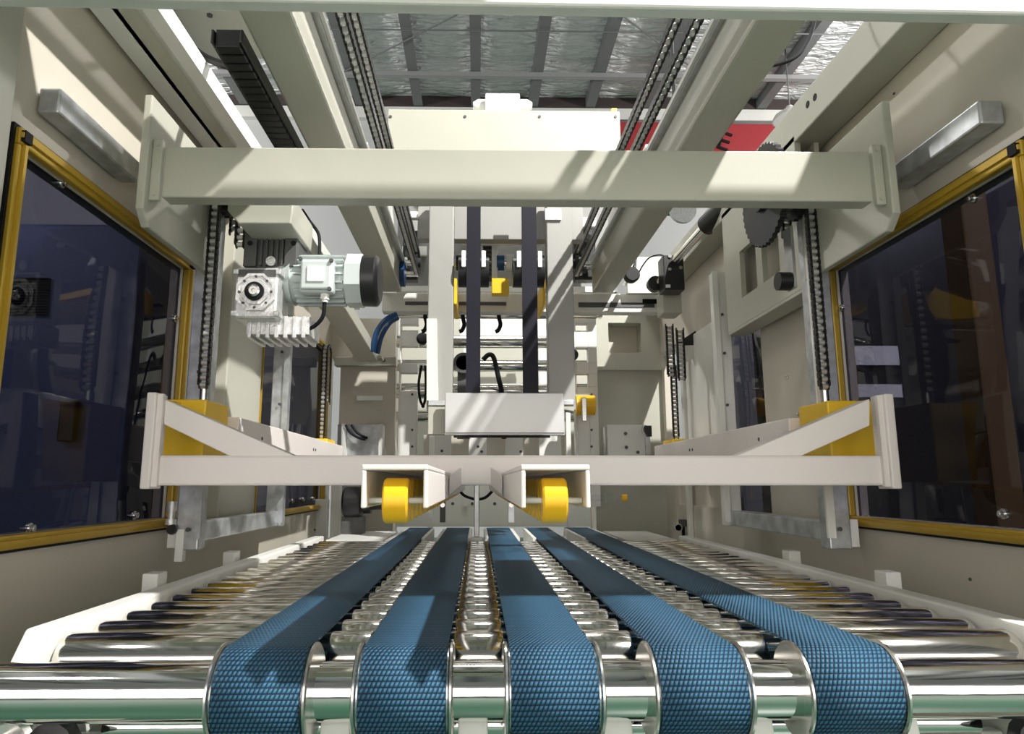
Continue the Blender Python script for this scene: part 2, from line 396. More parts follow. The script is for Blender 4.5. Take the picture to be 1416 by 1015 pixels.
tag(M().box(WRX+.010, WRX+.02, WIN_R4[0], WIN_R4[1], WIN_R4[2], WIN_R4[3]).build('access_panel', CREAMB), 'small beige access panel in a white frame low on the far right wall', 'panel')

# things seen through the glass
c = thing('electrical_cabinet', (-1.2, 1.72, FZ), 'navy blue electrical cabinet with louvred vents behind the near left window', 'cabinet')
M().box(-1.9, -.865, 1.72, 2.3, FZ, .66).build('cabinet_body', NAVY, c, .006)
lv = None
for k in range(14):
    pz = at(40, 386+k*3.8, Y=1.715).z
    x0, x1 = at(16, 400, Y=1.715).x, at(68, 400, Y=1.715).x
    M().hexa([(x0, 1.72, pz), (x1, 1.72, pz), (x1, 1.708, pz+.001), (x0, 1.708, pz+.001)], [(x0, 1.72, pz+.004), (x1, 1.72, pz+.004), (x1, 1.708, pz+.003), (x0, 1.708, pz+.003)]).build('louvre', BLACK, c)
M().box(-1.02, -.98, 1.70, 1.72, .1, .2).build('door_handle', BLKP, c, .004)
def backdrop_box(name, cat, x0, x1, y0, y1, z0, z1, m, lb, extra=None):
    t = thing(name, (x0, y0, z0), lb, cat); M().box(x0, x1, y0, y1, z0, z1).build('body', m, t, .01)
    if extra: extra(t)
    return t
def post_x(t): M().box(-1.13, -.98, 2.85, 2.95, FZ, -.85).build('foot_plate', IRON, t)
DARKG = mat('dark_grey_paint', (.05, .05, .055), .5)
backdrop_box('storage_rack', 'rack', -1.6, -1.0, 2.75, 3.2, FZ, 1.0, DARKG, 'dark equipment rack outside the left wall behind the navy cabinet', lambda t: M().box(-.998, -.985, 2.8, 3.1, .2, .5).build('door_panel', GALV, t))
pr = thing('brown_post', (1.25, 1.6, FZ), 'brown vertical post standing outside the right window', 'post')
M().box(1.20, 1.27, 1.62, 1.70, FZ, .9).build('shaft', mat('brown_ochre_post', (.16, .09, .03), .5), pr, .006); M().box(1.15, 1.32, 1.57, 1.75, FZ, FZ+.02).build('foot_plate', IRON, pr)
def shelf(t):
    for k in range(5): M().box(1.9, 2.9, 1.99, 2.4, -.3+k*.1, -.28+k*.1).build('shelf_board', GALV, t)
    M().box(2.2, 2.45, 1.985, 2.0, .28, .42).build('paper_sheet', PAPER, t)
backdrop_box('control_rack', 'rack', 1.95, 2.9, 2.05, 2.5, FZ, 1.1, mat('slate_grey_paint', (.16, .15, .2), .5), 'slate grey shelving rack outside the right window', shelf)
def blk(t):
    M().box(1.16, 1.30, 2.09, 2.1, .36, .42).build('paper_sheet', PAPER, t); M().box(1.16, 1.30, 2.09, 2.1, .26, .30).build('paper_sheet', PAPER, t)
backdrop_box('black_cabinet', 'cabinet', 1.05, 1.55, 2.1, 2.6, FZ, .85, BLKP, 'black cabinet with two white paper notes outside the right window', blk)

# wall bars
def hollow_bar(x0, x1, y0, y1, z0, z1, m, lb):
    t = thing('wall_bar', (x0, y0, z0), lb, 'steel bar')
    M().box(x0, x1, y0, y1, z0, z1).build('tube_body', m, t, .004)
    M().box(x0-.004 if x0 < 0 else x1, x0 if x0 < 0 else x1+.004, y0+.02, y1-.02, z0+.01, z1-.01).build('mount_pad', CREAM, t)
hollow_bar(-.722, -.686, 1.06, 1.33, .597, .642, GALV, 'grey square steel bar mounted on the left wall above the yellow window frame')
hollow_bar(.840, .882, 1.065, 1.33, .594, .637, GALV, 'grey square steel bar mounted on the right wall above the yellow window frame')

# right upper box panel with cut-outs
t = thing('slotted_side_panel', (.80, 1.6, .47), 'cream side panel with two rounded rectangular cut-outs inside the right wall', 'machine panel')
M().grid('x', .80, .815, [1.63, 1.76, 1.87, 1.91, 2.03, 2.16], [.475, .555, .70, .87], [(1.76, 1.87, .555, .70), (1.91, 2.03, .555, .70)]).build('web', CREAM, t)
M().box(.80, .862, 1.63, 2.16, .465, .475).build('bottom_flange', CREAM, t, .002)
M().box(.85, .862, 1.63, 2.16, .475, .87).build('back_web', CREAMB, t)

# guide posts with their lower tie
def guide(sx, xa, label):
    X = lambda v: XC+sx*v
    t = thing('guide_frame', (X(xa), 1.6, -.14), label, 'guide frame')
    for y in (1.60, 2.25):
        lo_, hi = sorted((X(xa), X(xa+.05)))
        M().box(lo_, hi, y-.022, y+.022, -.145 if y < 2 else -.132, .70).build('post', GALV if sx < 0 or y < 2 else WHITE, t, .003)
        M().box(*sorted((X(xa-.006), X(xa+.012))), y-.03, y-.022, -.12, .70).build('slide_strip', WHITE if sx > 0 else GALV, t)
        for z in (-.10, .05, .25, .42, .55):
            M().lathe((X(xa+.02), y-.031, z), (0, -1, 0), [(0, .005), (.002, .005)], 8).build('bolt', IRON, t)
    M().box(*sorted((X(xa+.01), X(xa+.045))), 1.622, 2.23, -.13, -.085).build('lower_tie', GALV, t, .003)
    M().box(*sorted((X(xa+.05), X(xa+.07))), 1.585, 1.605, -.14, -.08).build('stop_block', WHITE, t)
guide(-1, .70, 'pair of galvanised guide posts with a lower tie inside the left wall')
guide(1, .70, 'pair of guide posts with a lower tie inside the right wall')

# ================================================================== CONVEYOR
BX = [-.243, -.083, .086, .252, .424]
BW = .097
# side frames
for sx, xa, xb, lb in ((-1, -.572, -.537, 'white side frame along the left ends of the chrome rollers'), (1, .708, .743, 'white side frame along the right ends of the chrome rollers')):
    t = thing('conveyor_side_frame', ((xa+xb)/2, .92, FZ), lb, 'conveyor frame')
    M().prism([(xa, .905, -.215), (xa, .93, BZ+.004), (xa, 2.5, BZ+.004), (xa, 2.5, -.34), (xa, .905, -.34)], (xb-xa, 0, 0)).build('side_plate', WHITE, t, .004)
    for y in (1.0, 2.4): M().box(xa, xb, y-.03, y+.03, FZ, -.34).build('leg', WHITE, t, .003)
    xo = xa-.03 if sx < 0 else xb+.002
    for y in (1.32, 1.72):
        M().box(xo, xo+.028, y-.02, y+.02, -.21, BZ+.025).build('mounting_tab', WHITE, t, .002)
    M().box(*sorted((xa if sx < 0 else xb, (xa if sx < 0 else xb)+.05*(-sx) if False else (xa+.06 if sx < 0 else xb-.06))), .885, .905, -.40, -.275).build('front_plate', WHITE, t, .002)
    xs = xa+.03 if sx < 0 else xb-.03
    M().lathe((xs, .885, -.298), (0, -1, 0), [(0, .03), (.012, .03), (.016, .024), (.016, .014), (.04, .014), (.042, .010), (.042, 0)], 16).build('bearing', STEEL, t)
    M().lathe((xs-.05*sx, .885, -.30), (0, -1, 0), [(0, .028), (.02, .028), (.024, .018), (.024, 0)], 14).build('bearing', BLKP, t)

# chrome drive roller with its flanged pulleys
RY, RZ = .86, BZ-.053
t = thing('drive_roller', (XC, RY, RZ), 'long chrome drive roller with flanged pulleys across the front, carrying the five blue belts', 'roller')
M().lathe((-.74, RY, RZ), (1, 0, 0), [(0, .0325), (1.66, .0325)], 64).build('roller_tube', CHROME, t)
pu = fl = None
for x in BX:
    M().lathe((x-BW/2-.002, RY, RZ), (1, 0, 0), [(0, .0325), (0, .047), (BW+.004, .047), (BW+.004, .0325)], 48).build('pulley', STEEL, t)
    for s in (-1, 1):
        M().lathe((x+s*(BW/2+.002), RY, RZ), (s, 0, 0), [(0, .033), (0, .051), (.0015, .0535), (.004, .0535), (.0055, .051), (.0055, .033)], 48).build('flange', STEEL, t)
t = thing('lower_shaft', (XC, .935, -.30), 'thin chrome shaft running below and behind the front drive roller', 'shaft')
M().lathe((-.46, .935, -.298), (1, 0, 0), [(0, .017), (1.09, .017)], 28).build('shaft_tube', CHROME, t)
t = thing('pulley_bracket', (XC, 1.0, -.40), 'white cross plate with brackets under the front of the belts', 'bracket')
M().box(-.53, .70, .98, 1.0, -.46, -.325).build('cross_plate', WHITE, t, .003)
for x in BX:
    xx = x+BW/2+.012
    M().prism([(xx, .86, -.31), (xx, .87, -.27), (xx, .89, -.27), (xx, .98, -.36), (xx, .98, -.44), (xx, .88, -.44)], (.035, 0, 0)).build('bracket_plate', WHITE, t, .002)

# belts (closed loops)
def belt_mesh(x):
    r, th = .0475, .0035
    zc = RZ; y1 = 3.06
    path = []
    n = 60
    for i in range(n+1): path.append((y1-(y1-RY)*i/n, zc+r+th, 0, 1))
    for i in range(1, 25):
        a = PI/2+PI*i/24; path.append((RY+math.cos(a)*(r+th), zc+math.sin(a)*(r+th), math.cos(a), math.sin(a)))
    for i in range(1, n+1): path.append((RY+(y1-RY)*i/n, zc-r-th, 0, -1))
    for i in range(1, 12):
        a = -PI/2+PI*i/12; path.append((y1+math.cos(a)*(r+th), zc+math.sin(a)*(r+th), math.cos(a), math.sin(a)))
    N = len(path); bm = bmesh.new(); uvl = bm.loops.layers.uv.new('UVMap')
    rows = []; s = [0]
    for i in range(1, N+1): s.append(s[-1]+math.hypot(path[i % N][0]-path[i-1][0], path[i % N][1]-path[i-1][1]))
    for (y, z, ny, nz) in path:
        rows.append([bm.verts.new((xx, yy, zz)) for xx, yy, zz in ((x-BW/2, y, z), (x+BW/2, y, z), (x+BW/2, y-ny*th, z-nz*th), (x-BW/2, y-ny*th, z-nz*th))])
    for i in range(N):
        a, b = rows[i], rows[(i+1) % N]
        for k in range(4):
            k2 = (k+1) % 4; f = bm.faces.new((a[k], a[k2], b[k2], b[k])); f.smooth = k in (0, 2)
            us = {0: (0, BW), 1: (BW, BW+th), 2: (BW, 0), 3: (0, -th)}[k]
            for l, uv in zip(f.loops, ((us[0], s[i]), (us[1], s[i]), (us[1], s[i+1]), (us[0], s[i+1]))): l[uvl].uv = uv
    bmesh.ops.recalc_face_normals(bm, faces=bm.faces)
    me = bpy.data.meshes.new('conveyor_belt'); bm.to_mesh(me); bm.free(); me.materials.append(BELT)
    for e in me.edges: pass
    return me
bl_ = ['blue woven conveyor belt furthest to the left of the five', 'blue woven conveyor belt second from the left, with a long fork shadow on it', 'blue woven conveyor belt in the middle of the five',
       'blue woven conveyor belt second from the right', 'blue woven conveyor belt furthest to the right of the five']
for x, lb in zip(BX, bl_):
    o = bpy.data.objects.new('conveyor_belt', belt_mesh(x)); COL.objects.link(o); tag(o, lb, 'conveyor belt', 'blue conveyor belts')

# roller rows
edges = [-.532]+[k for x in BX for k in (x-BW/2-.004, x+BW/2+.004)]+[.703]
R = .034
first = None
for i in range(19):
    y = .956+.0802*i
    lb = ('front row of short chrome rollers directly behind the drive roller' if i == 0 else 'last row of short chrome rollers at the far end of the roller bed' if i == 18 else
          '%s row of short chrome rollers counted from the drive roller' % ORD[i])
    t = thing('conveyor_roller', (XC, y, BZ-R-.006), lb, 'roller', 'rows of chrome conveyor rollers')
    if first is None:
        first = []
        for k in range(6):
            a, b = edges[2*k], edges[2*k+1]; L_ = b-a
            first.append(M().lathe((a, y, BZ-R-.006), (1, 0, 0), [(0, .008), (0, R-.003), (.0007, R-.0008), (.003, R), (L_-.003, R), (L_-.0007, R-.0008), (L_, R-.003), (L_, .008)], 32).build('roller_tube', CHROMER, t))
        first.append(M().cyl((edges[0]-.012, y, BZ-R-.006), (edges[-1]+.012, y, BZ-R-.006), .0075, n=10).build('axle', STEEL, t))
    else:
        for o in first: copy(o, t)
# far belt bed
t = thing('belt_bed', (XC, 2.46, -.35), 'white bed strips carrying the belts beyond the last roller', 'conveyor bed')
for x in BX:
    M().box(x-BW/2-.012, x-BW/2+.0, 2.47, 3.0, -.26, BZ-.002).build('bed_strip', WHITE, t)
    M().box(x+BW/2, x+BW/2+.012, 2.47, 3.0, -.26, BZ-.002).build('bed_strip', WHITE, t)
M().box(-.53, .70, 2.5, 2.56, -.278, -.24).build('cross_member', WHITE, t)
M().box(-.53, .70, 2.95, 3.0, -.278, -.24).build('cross_member', WHITE, t)
for k, (xa, xb) in enumerate(((-.53, -.33), (.52, .70))):
    M().hexa([(xa, 2.5, -.2), (xb, 2.5, -.2), (xb, 2.5, -.195), (xa, 2.5, -.195)], [(xa, 2.95, -.2), (xb, 2.95, -.2), (xb, 2.95, -.195), (xa, 2.95, -.195)]).build('deck_plate', WHITE, t)

# ================================================================== LIFT CARRIAGE
t = thing('lift_carriage', (XC, 1.31, -.006), 'pale lift carriage with braced cross beam, yellow corner blocks and two wheeled forks', 'lift carriage')
LB = M().box(-.600, .770, 1.31, 1.36, -.004, .052).build('cross_beam', PWHITE, t, .005)
pz = lambda pts, Y: [at(x, y, Y=Y) for x, y in pts]
for sx, xa, xb in ((-1, -.618, -.600), (1, .770, .788)):
    M().box(xa, xb, 1.295, 1.345, -.010, .168).build('end_plate', PWHITE, t, .003)
    M().box(*( (-.600, -.590) if sx < 0 else (.760, .770)), 1.302, 1.31, -.006, .166).build('weld_flange', PWHITE, t)
M().prism(pz([(226, 551), (410, 631), (319, 631), (226, 586)], 1.312), (0, .04, 0)).build('diagonal_brace', PWHITE, t, .002)
M().prism(pz([(1203, 551), (1018, 630), (1108, 630), (1203, 588)], 1.312), (0, .04, 0)).build('diagonal_brace', PWHITE, t, .002)
for sx in (-1, 1):
    X = lambda v: XC+sx*v
    b2 = lambda a, c: tuple(sorted((X(a), X(c))))
    arm = M().box(*b2(.625, .675), 1.575, 2.8, .052, .148).build('side_arm', PWHITE, t, .003)
    for y in (1.75, 1.80, 2.3, 2.33): M().lathe((X(.625), y, .11 if y != 1.8 else .085), (-sx, 0, 0), [(0, .005), (.0015, .005)], 8).build('bolt_hole', IRON, arm)
    yb = M().box(*b2(.648, .745), 1.44, 1.572, .0, .172).build('corner_block', YEL, t, .004)
    tag(yb, 'yellow corner block'); 
    M().cyl((X(.69), 1.53, .165), (X(.69), 1.53, .205), .009, n=10).build('chain_anchor', STEEL, yb)
    yb = M().box(*b2(.645, .745), 2.60, 2.74, .05, .165).build('corner_block', YEL, t, .004)
    tag(yb, 'yellow corner block')
    if sx < 0:   # gusset strip at the near left block
        M().prism([(X(.745), 1.40, .166), (X(.745), 1.44, .166), (X(.70), 1.44, .16), (X(.70), 1.41, .155)], (0, 0, .006)).build('block_lip', YEL, t)
wheel = None
for k, (xa, xb) in enumerate(((-.124, -.053), (.046, .120))):
    f = M().box(xa, xb, .75, 2.9, .014, .020).box(xa, xa+.005, .75, 2.9, -.026, .014).box(xb-.005, xb, .75, 2.9, -.026, .014).build('fork', PWHITE, t, .0015)
    tag(f, 'left fork channel with yellow wheels' if k == 0 else 'right fork channel with yellow wheels')
    xm = (xa+xb)/2
    for j in range(32):
        y = .775+j*.064
        if wheel is None:
            wheel = M().lathe((xm-.0135, y, -.0185), (1, 0, 0), [(0, .006), (0, .0225), (.002, .0245), (.025, .0245), (.027, .0225), (.027, .006)], 24).build('fork_wheel', YELW, f)
            wx, wy = xm, y
            ax = M().cyl((xa+.004, y, -.0185), (xb-.004, y, -.0185), .0032, n=8).build('wheel_axle', PAPER, f)
        else:
            copy(wheel, f).location = (xm-wx, y-wy, 0); copy(ax, f).location = (xm-wx, y-wy, 0)
    xg = xb+.002 if k == 0 else xa-.002
    M().prism([(xg, 1.26, .014), (xg+(.02 if k == 0 else -.02), 1.309, .03), (xg+(.02 if k == 0 else -.02), 1.309, -.004), (xg, 1.26, -.022)], (0, .04, 0)).build('fork_gusset', PWHITE, t, .002)

# ================================================================== UPPER CROSS BEAM
t = thing('upper_cross_beam', (XC, 1.26, .54), 'wide cream cross beam with end plates carrying the lift chains', 'beam')
M().box(-.605, .765, 1.26, 1.30, .538, .641).build('box_tube', CREAM, t, .003)
for sx, xa, xb in ((-1, -.640, -.624), (1, .784, .800)):
    M().prism([(xa, 1.235, .735), (xa, 1.235, .505), (xa, 1.262, .478), (xa, 1.60, .478), (xa, 1.60, .735)], (xb-xa, 0, 0)).build('end_plate', CREAM, t, .003)
    pl = M().box(*((-.624, -.605) if sx < 0 else (.765, .784)), 1.25, 1.262, .528, .652).build('weld_flange', CREAM, t, .002)
    for z in (.54, .64):
        M().lathe(((-.615 if sx < 0 else .775), 1.25, z), (0, -1, 0), [(0, .004), (.002, .004)], 8).build('bolt', CREAM, pl)

# ---------- chain links: one link mesh shared by every chain
def link_mesh(w_, p, flip=False):
    m = M(); h = p*.40
    m.lathe((-w_*.32, 0, 0), (1, 0, 0), [(0, p*.30), (w_*.64, p*.30)], 8)
    for s in (-1, 1):
        x = s*w_*(.40)
        pts = [(x, -h*.8, -p*.35), (x, h*.8, -p*.35), (x, h, 0), (x, h*.8, p*.5), (x, h*.55, p*.5+p*.1), (x, -h*.55, p*.6), (x, -h*.8, p*.5), (x, -h, 0)]
        m.prism(pts, (s*w_*.1, 0, 0))
    return m
PROTO = {}
def chain(name, path, p, w_, label, group=None, closed=False, stuff=False):
    # path: points in a plane X = const, links laid along it
    pts = [Vector(q) for q in path]
    t = thing(name, pts[0], label, 'chain', group)
    segs = []; d = 0.0; i = 0; pos = pts[0].copy(); total = sum((pts[k+1]-pts[k]).length for k in range(len(pts)-1))
    n = int(total/p); k = 0; acc = 0
    for j in range(n):
        s = (j+.5)*p
        while k < len(pts)-2 and acc+(pts[k+1]-pts[k]).length < s: acc += (pts[k+1]-pts[k]).length; k += 1
        dirv = (pts[k+1]-pts[k]).normalized(); q = pts[k]+dirv*(s-acc)
        key = (p, w_)
        if key not in PROTO:
            m = M(); m.lathe((-w_*.24, 0, 0), (1, 0, 0), [(0, p*.36), (w_*.48, p*.36)], 10)
            lk = m.build('chain_link', CHROLL)
            m = M(); h = p*.36
            for sg in (-1, 1):
                for off, zz in ((.25, 0), (.37, p*.5)):
                    x = sg*w_*off
                    m.prism([(x, -h, zz-p*.30), (x, -h*.55, zz-p*.5), (x, h*.55, zz-p*.5), (x, h, zz-p*.30), (x, h, zz+p*.30), (x, h*.55, zz+p*.5), (x, -h*.55, zz+p*.5), (x, -h, zz+p*.30)], (sg*w_*.10, 0, 0))
            pt = m.build('link_plates', CHAIN)
            PROTO[key] = (lk.data, pt.data)
            bpy.data.objects.remove(pt); bpy.data.objects.remove(lk)
        a, b = PROTO[key]
        lk = bpy.data.objects.new('chain_link', a); COL.objects.link(lk); lk.parent = t; lk.location = q-pts[0]
        lk.rotation_euler = (math.atan2(-dirv.y, dirv.z), 0, 0)
        pt = bpy.data.objects.new('link_plates', b); COL.objects.link(pt); pt.parent = lk
    return t
def arc(x, y, z, r, a0, a1, n=12):
    return [(x, y+r*math.cos(a0+(a1-a0)*i/n), z+r*math.sin(a0+(a1-a0)*i/n)) for i in range(n+1)]
def sprocket(t, x, y, z, r, n, th, hub, name='sprocket'):
    m = M(); pts = []
    for k in range(n):
        for da, rr in ((0, r), (.3, r), (.5, r*(1-1.1/n*1.2)), (.8, r*(1-1.1/n*1.2))):
            a = 2*PI*(k+da)/n; pts.append((x-th/2, y+rr*math.cos(a), z+rr*math.sin(a)))
    m.prism(pts, (th, 0, 0)); m.cyl((x-th/2-.012, y, z), (x+th/2+.012, y, z), hub, n=16)
    return m.build(name, SPROCK, t)

# lift shaft with sprockets behind the upper beam
t = thing('lift_shaft', (XC, 1.58, .69), 'steel lift shaft with black sprockets behind the upper cross beam', 'shaft')
M().cyl((-.62, 1.585, .69), (.78, 1.585, .69), .017, n=16).build('shaft_rod', STEEL, t)
for x in (-.604, .772): sprocket(t, x, 1.585, .69, .062, 18, .012, .03)
sprocket(t, .695, 1.585, .69, .125, 40, .012, .04); sprocket(t, -.535, 1.585, .69, .085, 28, .012, .04)
for x in (-.575, .74): M().box(x-.02, x+.02, 1.54, 1.63, .652, .74).build('pillow_block', IRON, t, .006)
chain('lift_chain', [(-.604, 1.522, .205), (-.604, 1.522, .69)]+arc(-.604, 1.585, .69, .063, PI, 0)+[(-.604, 1.648, .60)], .0165, .026, 'black roller chain dropping to the near left yellow block', 'roller chains lifting the carriage')
chain('lift_chain', [(.772, 1.522, .205), (.772, 1.522, .69)]+arc(.772, 1.585, .69, .063, PI, 0)+[(.772, 1.648, .60)], .0165, .026, 'black roller chain dropping to the near right yellow block', 'roller chains lifting the carriage')
chain('lift_chain', [(-.596, 2.665, .168), (-.596, 2.665, .50)]+arc(-.596, 2.70, .50, .035, PI, 0)+[(-.596, 2.735, .3)], .0165, .026, 'black roller chain dropping to the far left yellow block', 'roller chains lifting the carriage')
chain('lift_chain', [(.762, 2.665, .168), (.762, 2.665, .45)], .0165, .026, 'black roller chain dropping to the far right yellow block', 'roller chains lifting the carriage')
chain('drive_chain', [(-.535, 1.50, .52), (-.535, 1.50, .69)]+arc(-.535, 1.585, .69, .086, PI, 0)+[(-.535, 1.67, .56)], .0165, .026, 'short black drive chain beside the gearbox, behind the upper beam')
for k, (xo, zt) in enumerate(((.735, .60), (.775, .585))):
    chain('hanging_chain', [(xo, 2.60, zt-.20), (xo, 2.60, zt)], .0165, .034, 'left of two black chain ends hanging above the far right lift chain' if k == 0 else 'right of two black chain ends hanging above the far right lift chain', 'hanging chain ends')
t = thing('tensioner', (.72, 1.56, .50), 'small black chain tensioner wheel under the large right sprocket', 'tensioner')
M().lathe((.705, 1.57, .47), (1, 0, 0), [(0, .01), (0, .022), (.03, .022), (.03, .01)], 16).build('wheel', BLKP, t); M().box(.735, .742, 1.55, 1.59, .45, .60).build('bracket', ZINC, t)

# ================================================================== OVERHEAD RAILS, LONG CHAINS
def rail(x0, x1, lb):
    t = thing('overhead_rail', ((x0+x1)/2, .9, .80), lb, 'rail')
    M().box(x0, x1, .9, 2.86, .80, .922).build('box_tube', CREAM, t, .007)
    xi = x1 if x0 < 0 else x0; s = 1 if x0 < 0 else -1
    M().box(*sorted((xi, xi+s*.012)), .9, 2.86, .90, .93).build('guide_strip', ZINC, t)
    M().box(*sorted((xi+s*.012, xi+s*.02)), .9, 2.86, .906, .918).build('guide_strip', WHITE, t)
rail(-.415, -.325, 'cream box rail running away overhead on the left of the chains')
rail(.485, .575, 'cream box rail running away overhead on the right of the chains')
for x, s, lb, lb2 in ((-.257, -1, 'left overhead roller chain loop running away below the foil roof', 'left idler sprocket on a stub shaft under the overhead chain'), (.412, 1, 'right overhead roller chain loop running away below the foil roof', 'right idler sprocket on a stub shaft under the overhead chain')):
    chain('overhead_chain', [(x, .95, .866), (x, 2.80, .866)]+arc(x, 2.80, .911, .045, -PI/2, PI/2)+[(x, 2.80, .957), (x, .95, .957)], .0254, .022, lb, 'overhead roller chain loops')
    t = thing('idler_sprocket', (x, 1.86, .91), lb2, 'sprocket')
    sprocket(t, x, 1.86, .91, .034, 12, .008, .014)
    xe = -.325 if s < 0 else .485
    M().cyl((x, 1.86, .91), (xe, 1.86, .91), .011, n=12).build('stub_shaft', STEEL, t)
    M().box(*sorted((xe, xe-s*.012)), 1.83, 1.89, .87, .95).build('mount_plate', ZINC, t, .002)
    t = thing('end_sprocket', (x, 2.80, .911), 'end sprocket at the far end of the %s overhead chain loop' % ('left' if s < 0 else 'right'), 'sprocket')
    sprocket(t, x, 2.80, .911, .046, 12, .008, .02)
    M().cyl((x, 2.80, .911), (xe, 2.80, .911), .012, n=12).build('stub_shaft', STEEL, t)

# drag chain and its cable
t = thing('cable_carrier', (-.45, 1.1, .76), 'black segmented cable carrier along the left overhead rail', 'cable carrier')
cl = None
for k in range(26):
    y = 1.13+k*.026
    if cl is None:
        cl = M().box(-.47, -.425, y, y+.022, .765, .80).box(-.476, -.47, y-.006, y+.024, .77, .796).box(-.425, -.419, y-.006, y+.024, .77, .796).build('carrier_link', BLKP, t, .002)
        y00 = y
    else: copy(cl, t).location = (0, y-y00, 0)
def hose(name, pts, r, m, lb, cat='cable'):
    P = [Vector(p) for p in pts]; out = []
    for i in range(len(P)-1):
        a, b, c, d = P[max(i-1, 0)], P[i], P[i+1], P[min(i+2, len(P)-1)]
        for j in range(8):
            s = j/8; out.append(.5*((2*b)+(c-a)*s+(2*a-5*b+4*c-d)*s*s+(3*b-3*c+d-a)*s**3))
    out.append(P[-1])
    return tag(M().tube(out, r, 8).build(name, m), lb, cat)
hose('cable', [at(243, 32, Z=1.24), at(252, 45, Z=1.17), at(275, 72, Z=1.0), at(300, 86, Z=.87), at(324, 93, Z=.79)], .008, BLACK, 'thick black cable curving down into the cable carrier at upper left')
t = thing('hood_plate', (-1.1, .9, 1.25), 'cream hood plate above the cable carrier between the left wall and the left overhead rail', 'plate')
M().box(-1.75, -.53, .95, 1.9, 1.25, 1.26).build('sheet', CREAM, t)
for y in (1.0, 1.60): M().box(-1.74, -1.68, y-.03, y+.03, FZ, 1.25).build('leg', CREAM, t)
for x, y in ((240, 20), (290, 20)):
    p = at(x, y, Z=1.25); M().lathe(p, (0, 0, -1), [(0, .008), (.004, .008)], 8).build('bolt', IRON, t)
M().lathe(at(243, 30, Z=1.25), (0, 0, -1), [(0, .022), (.025, .022), (.025, .012)], 14).build('cable_gland', CLEAR, t)
hose('cable', [at(1127, 25, X=.72), at(1118, 55, X=.70), at(1098, 80, X=.66), at(1060, 92, X=.60), at(1052, 93, X=.572)], .004, BLACK, 'thin black cable curving past the foil roof at upper right')

# ================================================================== GEAR MOTOR
t = thing('gear_motor', (-.5, 1.5, .34), 'grey gear motor with an aluminium worm gearbox hanging under the left of the upper beam', 'motor')
GY = 1.46
a = at(322, 440, Y=GY); c = at(386, 369, Y=GY); gx, gz = (a.x+c.x)/2, (a.z+c.z)/2; gr = (c.x-a.x)/2
gb = M().box(a.x, c.x, GY, GY+.09, a.z, c.z).build('gearbox', ALU, t, .006)
M().box(a.x+.006, c.x-.006, GY-.002, GY+.002, c.z-.022, c.z-.006).build('dark_slot', IRON, gb)  # dark iron strip near the top of the gearbox face
M().lathe((gx, GY, gz), (0, -1, 0), [(0, gr*.95), (.008, gr*.95), (.008, gr*.82), (.005, gr*.80), (.005, gr*.66), (.010, gr*.64), (.010, gr*.46)], 8, PI/8).build('cover_ring', ALU, gb)
M().lathe((gx, GY-.006, gz), (0, -1, 0), [(0, gr*.44), (.010, gr*.44), (.010, gr*.30)], 24).build('seal', BLACK, gb)
M().lathe((gx, GY-.006, gz), (0, -1, 0), [(0, gr*.30), (.014, gr*.29), (.016, gr*.2), (.016, gr*.08), (.012, gr*.06), (.012, 0)], 24).build('output_shaft', STEEL, gb)
for k in range(8):
    an = k*PI/4; M().lathe((gx+gr*.74*math.cos(an), GY-.005, gz+gr*.74*math.sin(an)), (0, -1, 0), [(0, .003), (.003, .003)], 8).build('screw', IRON, gb)
for sx in (-1, 1):
    for sz in (-1, 1): M().box(gx+sx*gr*.98-.006, gx+sx*gr*.98+.006, GY-.004, GY+.03, gz+sz*gr*1.0-.006, gz+sz*gr*1.0+.006).build('mount_lug', ALU, gb, .002)
# output side flange and finned lower housing
a2 = at(345, 470, Y=1.52); c2 = at(432, 441, Y=1.52)
fin = M()
for k in range(7):
    x = a2.x+(c2.x-a2.x)*(k+.2)/7; fin.box(x, x+.008, 1.49, 1.60, a2.z, c2.z)
fin.box(a2.x, c2.x, 1.495, 1.595, a2.z+.008, c2.z); fin.build('finned_base', ALU, t, .001)
# motor body to the right
mY = 1.54; mz = at(450, 388, Y=mY).z; x0 = at(386, 388, Y=mY).x; x1 = at(408, 388, Y=mY).x
M().lathe((x0-.01, mY, mz), (1, 0, 0), [(0, .028), (.006, .042), (.02, .045), (x1-x0+.01, .058)], 28).build('adapter_flange', MOTOR, t)
x2 = at(482, 388, Y=mY).x
body = M().lathe((x1, mY, mz), (1, 0, 0), [(0, .05), (x2-x1, .05)], 28)
for k in range(20):
    an = 2*PI*k/20; d = Vector((0, math.cos(an), math.sin(an)))
    body.bar(Vector((x1+.01, mY, mz))+d*.053, Vector((x2-.004, mY, mz))+d*.053, .003, .012, d)
body.build('motor_body', MOTOR, t)
x3 = at(503, 388, Y=mY).x; x4 = at(526, 388, Y=mY).x
M().lathe((x2, mY, mz), (1, 0, 0), [(0, .055), (0, .062), (x3-x2, .062), (x3-x2, .055)], 8, PI/8).build('end_shield', MOTOR, t)
M().lathe((x3, mY, mz), (1, 0, 0), [(0, .058), (.03, .059), (x4-x3-.004, .056), (x4-x3, .048), (x4-x3, .0)], 28).build('fan_cowl', BLKP, t)
ja = at(413, 404, Y=1.47); jc = at(462, 358, Y=1.47)
jb = M().box(ja.x, jc.x, 1.47, 1.50, ja.z, jc.z).build('terminal_box', MOTOR, t, .006)
M().box(ja.x+.004, jc.x-.004, 1.462, 1.47, ja.z+.006, jc.z-.004).build('box_lid', MOTOR, jb, .004)
M().box(ja.x+.018, jc.x-.018, 1.459, 1.462, ja.z+.022, jc.z-.018).build('raised_pad', PAPER, jb, .002)
